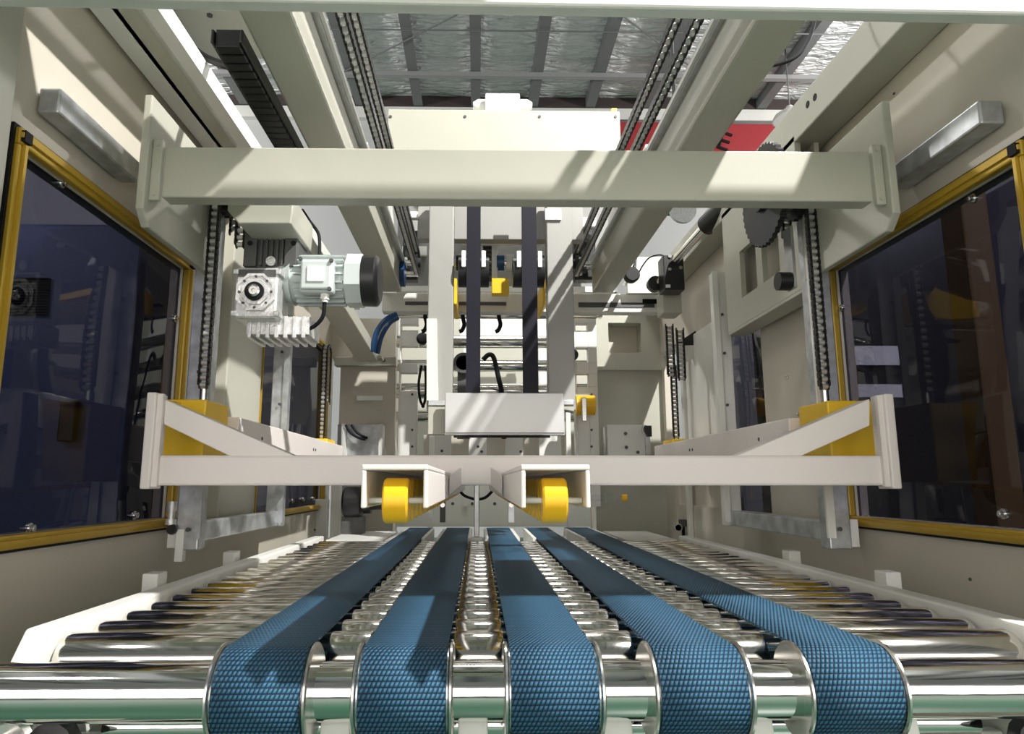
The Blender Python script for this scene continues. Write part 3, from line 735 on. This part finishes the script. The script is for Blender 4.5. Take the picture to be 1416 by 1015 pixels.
for sx, sz in ((ja.x+.003, jc.z-.002), (jc.x-.004, jc.z-.006), (jc.x-.006, ja.z+.006)): M().lathe((sx, 1.462, sz), (0, -1, 0), [(0, .005), (.005, .004)], 10).build('screw', IRON, jb)
p = at(449, 415, Y=1.485); M().lathe((p.x, 1.485, ja.z+.004), (0, 0, -1), [(0, .010), (.016, .010), (.016, .007), (.022, .007)], 12).build('cable_gland', PAPER, jb)
# dark gear housing above the gearbox with ribs
ha = at(338, 370, Y=1.50); hc = at(414, 318, Y=1.50)
h = M().box(ha.x, hc.x, 1.50, 1.60, ha.z, hc.z).build('gear_housing', IRON, t, .004)
for k in range(5):
    x = ha.x+(hc.x-ha.x)*(.30+k*.10); M().box(x, x+.004, 1.492, 1.50, ha.z+.004, hc.z-.004).build('rib', IRON, h)
for x in (ha.x, hc.x-.028): M().box(x, x+.028, 1.488, 1.5, ha.z, hc.z).build('side_web', IRON, h, .002)
M().lathe(at(375, 361, Y=1.493), (0, -1, 0), [(0, .011), (.004, .011), (.004, .006), (.002, .006), (.002, 0)], 14).build('plug', ALU, h)
for x in (346, 406): M().lathe(at(x, 336, Y=1.489), (0, -1, 0), [(0, .006), (.002, .006)], 10).build('bolt', BLACK, h)
ba = at(322, 318, Y=1.44); bc = at(412, 280, Y=1.44)
t = thing('motor_bracket', (ba.x, 1.44, ba.z), 'cream folded bracket joining the gear motor to the upper cross beam', 'bracket')
M().prism([(ba.x, 1.40, bc.z), (bc.x, 1.40, bc.z), (bc.x, 1.40, ba.z+.024), (bc.x-.002, 1.40, ba.z), (ba.x+.025, 1.40, ba.z), (ba.x, 1.40, ba.z+.03)], (0, .18, 0)).build('box_plate', CREAM, t, .003)
hose('cable', [(p.x, 1.485, ja.z-.018), at(446, 438, Y=1.49), at(432, 452, Y=1.5), at(415, 455, Y=1.53), at(402, 452, Y=1.56)], .0045, BLACK, 'black motor cable curling under the grey terminal box')
hose('cable', [at(418, 290, Y=1.62), at(428, 305, Y=1.60), at(440, 322, Y=1.58), at(442, 340, Y=1.57), at(441, 358, Y=1.55)], .004, BLACK, 'black cable dropping to the motor from behind the upper beam')
hose('air_hose', [at(516, 486, Y=2.7), at(520, 462, Y=2.68), at(532, 443, Y=2.68), at(548, 434, Y=2.7)], .011, BLUEH, 'left of two blue hoses curving below the rear crossbar', 'hose')
hose('air_hose', [at(522, 488, Y=2.74), at(527, 466, Y=2.72), at(538, 447, Y=2.72), at(550, 439, Y=2.74)], .010, BLUEH, 'right of two blue hoses curving below the rear crossbar', 'hose')

# diagonal struts on the left
def strut(pa, pb, w_, h_, lb, m=CREAM):
    t = thing('diagonal_strut', pb, lb, 'strut')
    M().bar(pa, pb, w_, h_).build('box_tube', m, t, .004)
    M().box(pb.x-.06, pb.x+.06, pb.y-.02, pb.y+.05, pb.z-.012, pb.z).build('foot_plate', CREAM, t, .002)
    for s in (-.035, .035): M().lathe((pb.x+s, pb.y-.02, pb.z-.006), (0, -1, 0), [(0, .006), (.003, .006)], 8).build('bolt', IRON, t)
strut(at(405, 330, Y=1.80), at(509, 492, Y=2.85), .085, .05, 'cream diagonal strut descending behind the gear motor to the rear panel')

# ================================================================== MAST IN THE MIDDLE
t = thing('centre_mast', (XC, 2.4, .16), 'cream twin tube mast with a grey front plate in the middle behind the cross beams', 'mast')
for a, b, k in ((592, 627, 0), (757, 793, 1)):
    x0, x1 = at(a, 400, Y=2.4).x, at(b, 400, Y=2.4).x
    M().box(x0, x1, 2.4, 2.47, .25, 1.05).build('mast_tube', MASTC, t, .004)
    f0, f1 = (at(592, 560, Y=2.38).x, at(618, 560, Y=2.38).x) if k == 0 else (at(772, 560, Y=2.38).x, at(794, 560, Y=2.38).x)
    zt = at(600, 553 if k == 0 else 552, Y=2.38).z; zb = at(600, 600 if k == 0 else 570, Y=2.38).z
    M().box(f0, f1, 2.38, 2.46, zt-.018, zt).build('clamp_plate', GALV, t, .002)
    M().prism([(f0, 2.385, zt-.018), (f1, 2.385, zt-.018), (f1, 2.385, zb if k == 0 else zt-.04), (f0, 2.385, zb if k == 0 else zt-.03)], (0, .06, 0)).build('foot_block', CREAM, t, .002)
a, c = at(615, 598, Y=2.33), at(780, 543, Y=2.33)
pl = M().box(a.x, c.x, 2.33, 2.345, a.z, c.z).build('front_plate', SATIN, t, .002)
M().box(a.x, c.x, 2.335, 2.39, a.z-.006, a.z).build('bottom_edge', WHITE, pl)
M().box(a.x+.03, c.x-.05, 2.325, 2.335, a.z-.016, a.z-.008).build('slot', BLACK, pl)
for x in (700,): pass
br = M().pbox(577, 286, 806, 330, 2.5, .05).build('head_plate', MASTC, t, .003)
for p in ((708, 318),): pass
M().pbox(566, 292, 578, 300, 2.47, .03).build('lug', WHITE, t); M().pbox(754, 288, 776, 303, 2.39, .01).build('lug', WHITE, t)
M().prism(pz([(590, 440), (604, 440), (606, 553), (590, 553)], 2.385), (0, .015, 0)).build('edge_strip', WHITE, t)
for a, b, lb in ((645, 664.5, 'left dark toothed belt running up the centre mast'), (722, 743, 'right dark toothed belt running up the centre mast')):
    x0, x1 = at(a, 400, Y=2.36).x, at(b, 400, Y=2.36).x
    t = thing('toothed_belt', (x0, 2.36, .27), lb, 'belt', 'dark toothed belts on the mast')
    M().box(x0, x1, 2.36, 2.364, .27, 1.05).build('belt_band', PBELT, t)
    m = M()
    for k in range(60): m.box(x0, x1, 2.364, 2.368, .275+k*.0125, .281+k*.0125)
    tag(m.build('belt_teeth', PBELT, t), kind='stuff')
    t = thing('belt_pulley', ((x0+x1)/2, 2.42, .60), lb.replace('dark toothed belt running up', 'black guide pulley clamped behind a dark belt on'), 'pulley')
    zc = at(655, 376, Y=2.42).z
    M().lathe((x0-.03, 2.42, zc), (1, 0, 0), [(0, .03), (0, .055), (x1-x0+.06, .055), (x1-x0+.06, .03)], 24).build('pulley_wheel', BLKP, t)
    for xx in (x0-.018, x1+.003): M().box(xx, xx+.015, 2.355, 2.365, zc, zc+.06).build('clamp_plate', PAPER, t, .002)

# white sheet metal box above the beam, small drive box on it
t = thing('drive_housing', (XC, 2.5, 1.15), 'white sheet metal housing standing behind the top of the upper cross beam', 'housing')
a, c = at(535, 215, Y=2.5), at(857, 153, Y=2.5)
M().box(a.x, c.x, 2.5, 2.75, a.z-.05, c.z).build('box_body', CREAM, t, .003)
for px in (540, 643, 746, 851): M().lathe(at(px, 161, Y=2.5), (0, -1, 0), [(0, .006), (.003, .006)], 8).build('screw', IRON, t)
M().pbox(846, 149, 853, 154, 2.52, .02).build('warning_tag', YEL, t)
M().box(a.x, a.x+.01, 2.5, 2.75, .95, a.z).build('side_foot', WHITE, t); M().box(c.x-.01, c.x, 2.5, 2.75, .95, a.z).build('side_foot', WHITE, t)
t = thing('top_motor_box', at(696, 152, Y=2.6), 'small pale lilac box with rounded ends on top of the white housing', 'box')
b = M().pbox(671, 128, 719, 153, 2.6, .12).build('box_body', mat('lilac_white', (.72, .70, .82), .4), t, .006)
for px, s in ((671, -1), (719, 1)):
    p = at(px, 146, Y=2.66); M().lathe(p, (s, 0, 0), [(0, .026), (.03, .026), (.05, .015), (.05, 0)], 14).build('end_cap', WHITE, t)

# ================================================================== REAR OF THE MACHINE
def block(name, px, Y, dy, m, lb, cat, bev=.003, extra=None):
    a, c = at(px[0], px[3], Y=Y), at(px[2], px[1], Y=Y)
    t = thing(name, ((a.x+c.x)/2, Y, a.z), lb, cat)
    M().box(a.x, c.x, Y, Y+dy, a.z, c.z).build('body', m, t, bev)
    if extra: extra(t)
    return t
def rc_extra(t):
    for y0, y1 in ((418, 424),): M().pbox(800, y0, 905, y1, 2.845, .005).build('rack_strip', IRON, t)
    M().pbox(560, 417, 700, 421, 2.845, .005).build('rack_strip', IRON, t)
    M().pbox(889, 413, 912, 419, 2.84, .006).build('stop_plate', BLACK, t)
block('rear_crossbar', (528, 406, 918, 430), 2.85, .06, WHITE, 'white rear crossbar with a toothed rack under the overhead rails', 'crossbar', extra=rc_extra)
t = thing('rear_left_panel', (-.5, 3.3, -.3), 'cream rear panel left of the centre opening with a white strip painted as a lit slot', 'machine panel')
M().pbox(462, 497, 548, 760, 3.3, .03).build('sheet', CREAMB, t, .003); M().pbox(452, 440, 548, 498, 3.36, .03).build('upper_sheet', CREAMB, t)
M().pbox(462, 493, 548, 505, 3.27, .06).build('ledge', CREAM, t, .003)
M().pbox(493, 547, 529, 553, 3.296, .006).build('slot_highlight', PAPER, t)  # white strip puts the slot's bright light into the colour
for px in (513, 531): M().lathe(at(px, 498, Y=3.27), (0, -1, 0), [(0, .008), (.003, .008)], 8).build('bolt', IRON, t)
def cab(t):
    M().prism(pz([(472, 585), (476, 585), (478, 640), (472, 640)], 3.2), (0, .1, 0)).build('door_edge', WHITE, t)
    M().pbox(478, 590, 526, 660, 3.24, .02).build('inner_sheet', GALV, t)
    M().pbox(523, 586, 529, 640, 3.2, .1).build('door_edge', WHITE, t)
block('open_enclosure', (463, 586, 530, 700), 3.25, .04, ZINC, 'grey open enclosure with cables low on the rear left panel', 'enclosure', extra=cab)
for k, (q, lb) in enumerate((([(478, 587), (484, 597), (494, 604), (505, 607)], 'left black cable inside the grey rear left enclosure'), ([(486, 587), (493, 597), (502, 603), (508, 605)], 'right black cable inside the grey rear left enclosure'))):
    hose('cable', [at(x, y, Y=3.19) for x, y in q], .006, BLACK, lb)
t = thing('rear_right_panel', (.7, 3.3, -.3), 'cream rear panel right of the centre opening with a square recess', 'machine panel')
a, c = at(824, 640, Y=3.3), at(916, 432, Y=3.3); h0, h1 = at(842, 487, Y=3.3), at(886, 446, Y=3.3)
M().grid('y', 3.3, 3.33, [a.x, h0.x, h1.x, c.x+.05], [a.z-.4, h0.z, h1.z, c.z], [(h0.x, h1.x, h0.z, h1.z)]).build('sheet', CREAM, t)
M().box(h0.x-.02, h1.x+.02, 3.40, 3.42, h0.z-.02, h1.z+.02).build('recess_back', CREAMB, t)
M().grid('y', 3.33, 3.40, [h0.x-.02, h0.x, h1.x, h1.x+.02], [h0.z-.02, h0.z, h1.z, h1.z+.02], [(h0.x, h1.x, h0.z, h1.z)]).build('recess_sides', CREAM, t)
M().box(a.x, c.x+.05, 3.285, 3.30, at(830, 512, Y=3.3).z, at(830, 507, Y=3.3).z).build('fold_edge', CREAM, t)
def wbx(t):
    for x, y in ((865, 599), (866, 618), (882, 625)): M().lathe(at(x, y, Y=3.17), (0, -1, 0), [(0, .008), (.003, .008)], 8).build('bolt', IRON, t)
block('junction_box', (841, 587, 894, 645), 3.18, .121, WHITE, 'white junction box with bolts low on the rear right panel', 'box', extra=wbx)
t = thing('cable_clip', at(895, 592, Y=3.15), 'small black and chrome cable clip beside the white junction box', 'clip')
M().lathe(at(891, 594, Y=3.15), (.6, -.8, 0), [(0, .02), (.008, .022), (.008, .017), (0, .015)], 16).build('ring', STEEL, t); M().pbox(895, 588, 901, 603, 3.14, .03).build('clip_body', BLKP, t); M().pbox(894, 603, 899, 640, 3.15, .02).build('stem', ZINC, t)
for x0, x1, lb, cut in ((548, 578, 'white slotted upright left of the bright centre opening', 1), (798, 824, 'white slotted upright right of the bright centre opening', 0)):
    t = thing('slotted_upright', (at(x0, 600, Y=3.2).x, 3.2, -.3), lb, 'upright')
    a, c = at(x0, 700, Y=3.2), at(x1, 436, Y=3.2)
    i0, i1 = (at(x0+4, 600, Y=3.2).x, at(x1-2, 600, Y=3.2).x) if cut else (at(x0+1, 600, Y=3.2).x, at(x1-8, 600, Y=3.2).x)
    zs = [at(600, y, Y=3.2).z for y in ((448, 456, 478, 502, 515, 540) if cut else (446, 456, 480, 500, 516, 534))]
    M().grid('y', 3.2, 3.25, [a.x, i0, i1, c.x], [a.z, c.z]+zs, [(i0, i1, zs[1], zs[0]), (i0, i1, zs[3], zs[2]), (i0, i1, zs[5], zs[4])]).build('post', WHITE, t, .002)
    for y in (594, 617, 545): M().lathe(at((x0+x1)/2+7, y, Y=3.2), (0, -1, 0), [(0, .006), (.003, .006)], 8).build('bolt_hole', IRON, t)
# chrome rollers, rods seen through the opening
def rod(name, x0, x1, y, Y, r, m, lb, cat='roller'):
    a, c = at(x0, y, Y=Y), at(x1, y, Y=Y)
    t = thing(name, a, lb, cat); M().lathe(a, (1, 0, 0), [(0, r), (c.x-a.x, r)], 20).build('tube', m, t); M().lathe((a.x-.02, a.y, a.z), (1, 0, 0), [(0, r*.4), (c.x-a.x+.04, r*.4)], 10).build('axle', STEEL, t)
    if Y < 3: M().box(a.x-.02, a.x-.01, 2.90, a.y+.01, a.z-.01, a.z+.06).build('hanger', STEEL, t); M().box(c.x+.01, c.x+.02, 2.90, a.y+.01, a.z-.01, a.z+.06).build('hanger', STEEL, t)
t = thing('roller_frame', (XC, 3.55, FZ), 'pair of side plates holding the chrome rollers of the bright opening', 'frame')
for px in (541, 828):
    xx = at(px, 540, Y=3.5).x; M().box(xx-.01, xx+.01, 3.40, 3.80, FZ, .62).build('side_plate', CREAMB, t, .003)
for i, (y, Y, r, o) in enumerate(((436, 2.93, .012, 'highest'), (472, 3.5, .032, 'second highest'), (505, 3.5, .03, 'third highest'), (540, 3.55, .04, 'fourth highest'), (575, 3.6, .03, 'lowest'))):
    rod('rear_roller', 545, 825, y, Y, r, CHROMER, '%s chrome roller across the bright opening behind the mast' % o)
block('rear_back_panel', (545, 430, 830, 720), 4.3, .03, CREAM, 'white back sheet closing the bright chamber behind the mast', 'machine panel', 0)
block('rear_light_panel', (636, 441, 760, 466), 3.85, .03, WHITE, 'bright white panel between the rollers behind the mast belts', 'panel', extra=lambda t: [M().pbox(px, 441, px+8, 700, 3.88, .02).build('support_post', WHITE, t) for px in (640, 748)])
t = block('drive_bracket', (628, 306, 790, 326), 2.62, .04, CREAMB, 'brown grey bracket strip across the mast below the upper beam', 'bracket')
t = block('sensor_bar', (640, 328, 752, 337), 2.60, .02, PAPER, 'pale strip with three black bolts across the mast below the upper beam', 'bar', extra=lambda t: [M().lathe(at(x, 332, Y=2.6), (0, -1, 0), [(0, .007), (.003, .007)], 8).build('bolt', BLACK, t) for x in (670, 709, 747)])
t = block('yellow_block', (680, 384, 704, 405), 2.62, .05, YEL, 'small yellow block between the two dark mast belts', 'block'); 
t = block('flat_upright', (680, 336, 688, 384), 2.64, .015, PAPER, 'narrow white upright standing on the small yellow block', 'bracket')
t = block('yellow_side_plate', (626, 384, 632, 420), 2.6, .252, YEL, 'thin yellow plate edge beside the left mast tube', 'plate'); block('yellow_side_plate', (751, 384, 754, 420), 2.6, .252, YEL, 'thin yellow plate edge beside the right mast tube', 'plate')
t = block('coupling_shaft', (668, 336, 680, 384), 2.65, .05, BLKP, 'black ribbed coupling between the dark belt and narrow upright', 'coupling', extra=lambda t: [M().pbox(667.5, 338+k*6, 680.5, 341+k*6, 2.645, .06).build('rib', IRON, t) for k in range(8)])
t = thing('cross_shaft', at(640, 363, Y=2.6), 'steel cross shaft passing behind the two mast belts', 'shaft'); a, c = at(628, 363, Y=2.66), at(790, 363, Y=2.66)
M().lathe(a, (1, 0, 0), [(0, .014), (c.x-a.x, .014)], 16).build('rod', STEEL, t)
for px, m in ((692, BLUEH), (705, PAPER), (747, BLKP), (636, BLKP)): p = at(px, 363, Y=2.66); M().lathe((p.x-.015, p.y, p.z), (1, 0, 0), [(0, .014), (0, .032), (.03, .032), (.03, .014)], 18).build('collar', m, t)
block('head_clamp', (680, 290, 705, 309), 2.58, .03, PAPER, 'white clamp block between the mast belts under the upper beam', 'clamp', extra=lambda t: M().lathe(at(692, 300, Y=2.58), (0, -1, 0), [(0, .006), (.003, .006)], 8).build('bolt', IRON, t))
for x0, x1, lb in ((664, 676, 'left black stop block under the upper beam between the belts'), (742, 755, 'right black stop block under the upper beam beside the mast')): block('stop_block', (x0, 298, x1, 309), 2.57, .03, BLKP, lb, 'block', extra=lambda t: None)
t = thing('rear_gantry', (XC, 3.0, .45), 'grey rear gantry sheet closing the gap between the overhead rails behind the mast', 'gantry')
M().pbox(548, 286, 850, 402, 3.05, .03).build('sheet', BACKG, t)
M().pbox(548, 396, 850, 402, 3.02, .04).build('bottom_rail', WHITE, t)
for q0, q1 in ((596, 602), (780, 786)): M().pbox(q0, 402, q1, 430, 3.05, .03).build('post', WHITE, t); bb = at(q0, 430, Y=3.05); M().box(bb.x, bb.x+.02, 3.05, 3.08, FZ, bb.z).build('post', WHITE, t)
for x0, x1, y0, y1 in ((556, 586, 300, 318), (556, 590, 340, 352), (800, 824, 300, 312), (640, 665, 310, 326)): M().pbox(x0, y0, x1, y1, 3.03, .02).build('cover_strip', PAPER, t)
for k, (x0, x1, lb) in enumerate(((795, 823, 'black chain tensioner block right of the right mast tube'), (556, 578, 'dark chain tensioner block left of the left mast tube'))):
    a, c = at(x0, 386, Y=2.9), at(x1, 318, Y=2.9)
    t = thing('chain_block', a, lb, 'tensioner')
    M().box(a.x, c.x, 2.9, 2.96, a.z, c.z).build('block_plate', BLKP, t, .005)
    for q in (.2, .5, .8): M().lathe((a.x+(c.x-a.x)*(.35+.3*q), 2.895, a.z+(c.z-a.z)*q), (0, -1, 0), [(0, .02), (.02, .02), (.02, .008), (.03, .008)], 12).build('wheel', IRON, t); M().lathe((a.x+(c.x-a.x)*.25, 2.895, a.z+(c.z-a.z)*(q-.1)), (0, -1, 0), [(0, .010), (.01, .008)], 8).build('bolt', STEEL, t)
p = at(552, 378, Y=2.80); t = thing('blue_bearing', p, 'blue bearing housing at the far end of the left overhead rail', 'bearing')
M().lathe(p, (1, 0, 0), [(0, .02), (0, .055), (.025, .055), (.025, .02)], 20).build('housing', BLUEH, t); M().lathe(p, (1, 0, 0), [(-.02, .012), (.08, .012)], 12).build('shaft', STEEL, t)
# black hooks and pipes
for x, lb in ((588, 'left'), (640, 'middle'), (690, 'right')):
    hose('cable_hook', [at(x, 427, Y=2.89), at(x, 438, Y=2.92), at(x+2, 448, Y=2.93), at(x-1, 456, Y=2.93), at(x-5, 458, Y=2.93)], .009, BLACK, '%s black cable hook hanging below the rear crossbar' % lb, 'hook')
hose('pipe', [at(668, 497, Y=3.3), at(676, 490, Y=3.3), at(683, 495, Y=3.3), at(690, 525, Y=3.3), at(694, 545, Y=3.3), at(697, 606, Y=3.345)], .012, BLACK, 'dark bent pipe right of the left mast belt behind the front plate', 'pipe')
t = thing('pipe_valve', at(640, 500, Y=3.3), 'dark ring shaped valve left of the left mast belt', 'valve')
hose_t = M(); p = at(641, 502, Y=3.3)
M().lathe(p, (0, -1, 0), [(0, .05), (.02, .05), (.02, .036), (0, .036)], 20).build('ring', IRON, t); M().pbox(632, 510, 650, 606, 3.32, .035).build('stem', IRON, t)
for k, px in enumerate((585, 790)):
    p = at(px, 470 if k == 0 else 492, Y=3.15); t = thing('valve_knob', p, 'black knob on the %s of the centre opening' % ('left upright' if k == 0 else 'right upright'), 'knob')
    M().lathe(p, (0, -1, 0), [(0, .02), (.02, .028), (.04, .028), (.05, .018), (.05, 0)], 14).build('knob_head', BLKP, t); M().lathe(p, (0, 1, 0), [(0, .012), (.08, .012)], 10).build('stem', STEEL, t)
for k, q in enumerate(([(583, 505), (579, 530), (581, 552), (586, 563)], [(588, 505), (589, 530), (588, 552), (584, 563)])):
    hose('cable', [at(x, y, Y=3.12) for x, y in q], .006, BLACK, '%s black cable hanging beside the left mast tube' % ('left of two' if k == 0 else 'right of two'))
# yellow handle on the right upright
t = thing('yellow_cylinder', at(808, 560, Y=3.1), 'yellow cylinder with a steel lever beside the right mast foot', 'cylinder')
a, c = at(796, 560, Y=3.12), at(822, 560, Y=3.12)
M().lathe(a, (1, 0, 0), [(0, .02), (0, .045), (c.x-a.x, .045), (c.x-a.x, .02)], 24).build('drum', YELW, t); M().pbox(803, 552, 813, 560, 3.15, .052).build('mount', STEEL, t); M().pbox(805, 549, 811, 582, 3.05, .012).build('lever', STEEL, t, .003)
# row of white slats behind the front plate
t = thing('rear_table', (XC, 3.35, .0), 'row of white upright slats under the mast front plate', 'table')
for x0, x1 in ((598, 624), (648, 673), (698, 723), (746, 776), (797, 823)):
    sl = M().pbox(x0, 598, x1, 660, 3.35, .02).build('slat', WHITE, t, .002)
    for (bx_, by) in ((611, 623), (661, 617), (666, 624), (720, 624)):
        if x0 < bx_ < x1: M().lathe(at(bx_, by, Y=3.35), (0, -1, 0), [(0, .007), (.003, .007)], 8).build('bolt', IRON, sl)
M().pbox(585, 601, 825, 660, 3.6, .02).build('table_back', CREAMB, t)
def low(t):
    for x in (626, 653, 684): M().lathe(at(x, 696, Y=3.9), (0, -1, 0), [(0, .009), (.003, .009)], 8).build('bolt', IRON, t)
block('lower_rear_sheet', (520, 662, 880, 728), 3.9, .03, WHITE, 'white lower rear sheet with three bolts between the forks', 'machine panel', extra=low)
hose('cable', [at(634, 676, Y=2.85), at(641, 684, Y=2.86), at(650, 688, Y=2.87), at(660, 690, Y=2.87), at(672, 687, Y=2.86), at(683, 676, Y=2.85)], .006, BLACK, 'black cable sagging across the white sheet between the forks')
t = thing('support_rod', at(659, 737, Y=2.46), 'thin grey steel rod standing between the two forks', 'rod')
a, c = at(655.5, 737, Y=2.48), at(663, 662, Y=2.48); M().box(a.x, c.x, 2.48, 2.50, -.185, c.z+.02).build('rod_body', ZINC, t, .003); M().box(a.x-.01, c.x+.01, 2.47, 2.51, -.24, -.185).build('foot', WHITE, t)
for x0, x1, lb in ((608, 616, 'left'), (703, 711, 'right')):
    t = block('belt_guide', (x0, 690, x1, 722), 2.9, .02, ZINC if x0 > 650 else IRON, '%s small guide plate standing between the belts at their far end' % lb, 'guide plate', .001, extra=lambda t: M().lathe(t.location+Vector((0, -.001, .07)), (0, -1, 0), [(0, .01), (.006, .01)], 8).build('bolt', STEEL, t))
# black motor behind the left fork
t = thing('belt_motor', at(487, 694, Y=2.75), 'black motor with a steel shaft behind the lower beam left of the left fork', 'motor')
a = at(475, 694, Y=2.8); M().lathe(a, (1, 0, 0), [(0, .05), (.01, .062), (.07, .062), (.08, .045), (.11, .045), (.11, .03), (.16, .03), (.16, .0)], 20).build('motor_body', BLKP, t); M().box(a.x, a.x+.08, 2.78, 2.86, a.z-.14, a.z-.055).build('motor_foot', IRON, t)
# right fork: clear air fitting
t = thing('air_fitting', at(838, 682, Y=3.0), 'clear plastic air fitting with a yellow tip right of the right fork', 'fitting'); a = at(818, 688, Y=3.0)
M().lathe(a, (1, 0, 0), [(0, .012), (.06, .012), (.06, .02), (.10, .02), (.10, .012), (.14, .012)], 14).build('fitting_body', CLEAR, t); M().lathe((a.x+.13, a.y, a.z), (1, 0, 0), [(0, .015), (.02, .015)], 12).build('tip', YELW, t)

# small lower panels at the sides behind the guide posts
def lp(t):
    p = at(430, 734, Y=3.18); M().pbox(427, 728, 432, 738, 3.17, .03).build('sensor_body', BLKP, t); M().pbox(422, 731, 436, 733.5, 3.165, .01).build('sensor_arm', BLKP, t)
block('left_lower_panel', (396, 690, 454, 770), 3.2, .03, WHITE, 'white lower panel with a small black sensor left of the roller bed', 'machine panel', extra=lp)
block('left_corner_post', (455, 662, 470, 755), 3.1, .06, WHITE, 'pale corner post between the left lower panel and the black motor', 'post')
block('right_lower_panel', (852, 672, 1000, 760), 3.4, .03, WHITE, 'white lower panel behind the right end of the roller bed', 'machine panel')
block('right_corner_post', (890, 640, 905, 750), 3.34, .05, WHITE, 'white corner post at the rear right of the roller bed', 'post')
t = thing('photo_sensor', at(940, 732, Y=3.0), 'small ring shaped sensor with a cable at the right of the roller bed', 'sensor')
M().lathe(at(937, 729, Y=3.0), (0, -1, 0), [(0, .018), (.012, .018), (.012, .013), (0, .013)], 18).build('ring', STEEL, t); M().pbox(941, 718, 950, 728, 2.99, .03).build('sensor_body', IRON, t, .002); M().pbox(944, 728, 947, 746, 3.0, .01).build('cable', BLACK, t)
block('white_riser', (1000, 345, 1012, 480), 2.28, .03, PAPER, 'white riser strip bolted on the far right guide post', 'strip') if False else None
# right wall far part: black triangular shelf, cylinder assembly
t = thing('black_gusset', at(955, 470, Y=2.9), 'black triangular gusset plate left of the right guide post', 'gusset')
M().prism(pz([(930, 478), (972, 450), (972, 476)], 2.75), (0, .2, 0)).build('plate', BLKP, t); M().prism(pz([(928, 476), (974, 475), (990, 482), (945, 500)], 2.75), (0, .02, 0)).build('flange', WHITE, t)
block('right_mount_plate', (868, 355, 930, 405), 2.80, .03, WHITE, 'white mounting plate behind the round black knob at right', 'plate')
block('right_mount_block', (918, 400, 942, 432), 2.6, .1, CREAM, 'cream block below the black cylinder clamp', 'block')
t = thing('clamp_cylinder', at(930, 375, Y=2.5), 'black pneumatic clamp with a chrome rod and black grip slanting up to the right', 'cylinder')
M().pbox(919, 352, 945, 400, 2.5, .08).build('valve_block', BLKP, t, .003)
q0, q1, q2 = at(935, 358, Y=2.48), at(974, 314, Y=2.30), at(1022, 272, Y=2.12)
M().cyl(q0, q1, .016, n=16).build('rod', CHROME, t); M().cyl(q0+Vector((.022, 0, .02)), q1+Vector((.022, 0, .02)), .007, n=10).build('side_rod', STEEL, t)
d = (q2-q1); M().lathe(q1, d, [(0, .02), (.012, .036), (d.length, .036)], 20).build('grip', BLKP, t)
for x, y in ((926, 354), (940, 354), (926, 372), (941, 370)): M().lathe(at(x, y, Y=2.5), (0, -1, 0), [(0, .007), (.005, .007)], 8).build('screw', STEEL, t)
M().pbox(921, 393, 927, 397, 2.497, .003).build('label_plate', PAPER, t)
M().cyl(at(924, 374, Y=2.55), at(905, 396, Y=2.62), .014, n=12).build('lower_rod', CHROME, t)
p = at(904, 394, Y=2.62); M().lathe(p, (0, -1, 0), [(0, .03), (.03, .03), (.03, .02)], 16).build('socket', BLKP, t)
p = at(872, 382, Y=2.7); t = thing('round_knob', p, 'round black knob with a pointed tip beside the right overhead rail', 'knob')
M().lathe(p, (0, -1, 0), [(0, .03), (.03, .032), (.04, .026), (.04, 0)], 20).build('knob_head', BLKP, t); M().cyl(at(876, 374, Y=2.69), at(880, 356, Y=2.69), .010, .003).build('pointer', BLKP, t)
M().lathe(p, (0, 1, 0), [(0, .012), (.10, .012)], 10).build('stem', STEEL, t)
hose('cable', [at(880, 384, Y=2.68), at(888, 368, Y=2.66), at(898, 356, Y=2.64), at(912, 352, Y=2.6), at(920, 355, Y=2.56)], .003, BLACK, 'thin cable from the round black knob to the clamp')
# left machine parts: pneumatic sensor at the window corner
t = thing('limit_switch', at(237, 710, Y=1.56), 'small grey limit switch at the bottom right corner of the near left window', 'switch')
p = at(237, 712, Y=1.575); M().lathe((p.x, p.y, p.z-.02), (0, 0, 1), [(0, .012), (.012, .012), (.012, .008), (.03, .008), (.03, .011), (.05, .011)], 14).build('switch_body', ALU, t)
M().lathe((p.x+.006, p.y, p.z-.03), (0, -1, 0), [(0, .010), (.006, .012), (.012, .010)], 12).build('roller', BLKP, t); M().box(p.x+.012, p.x+.03, p.y, p.y+.02, p.z-.10, p.z-.03).build('mount', PAPER, t, .002)
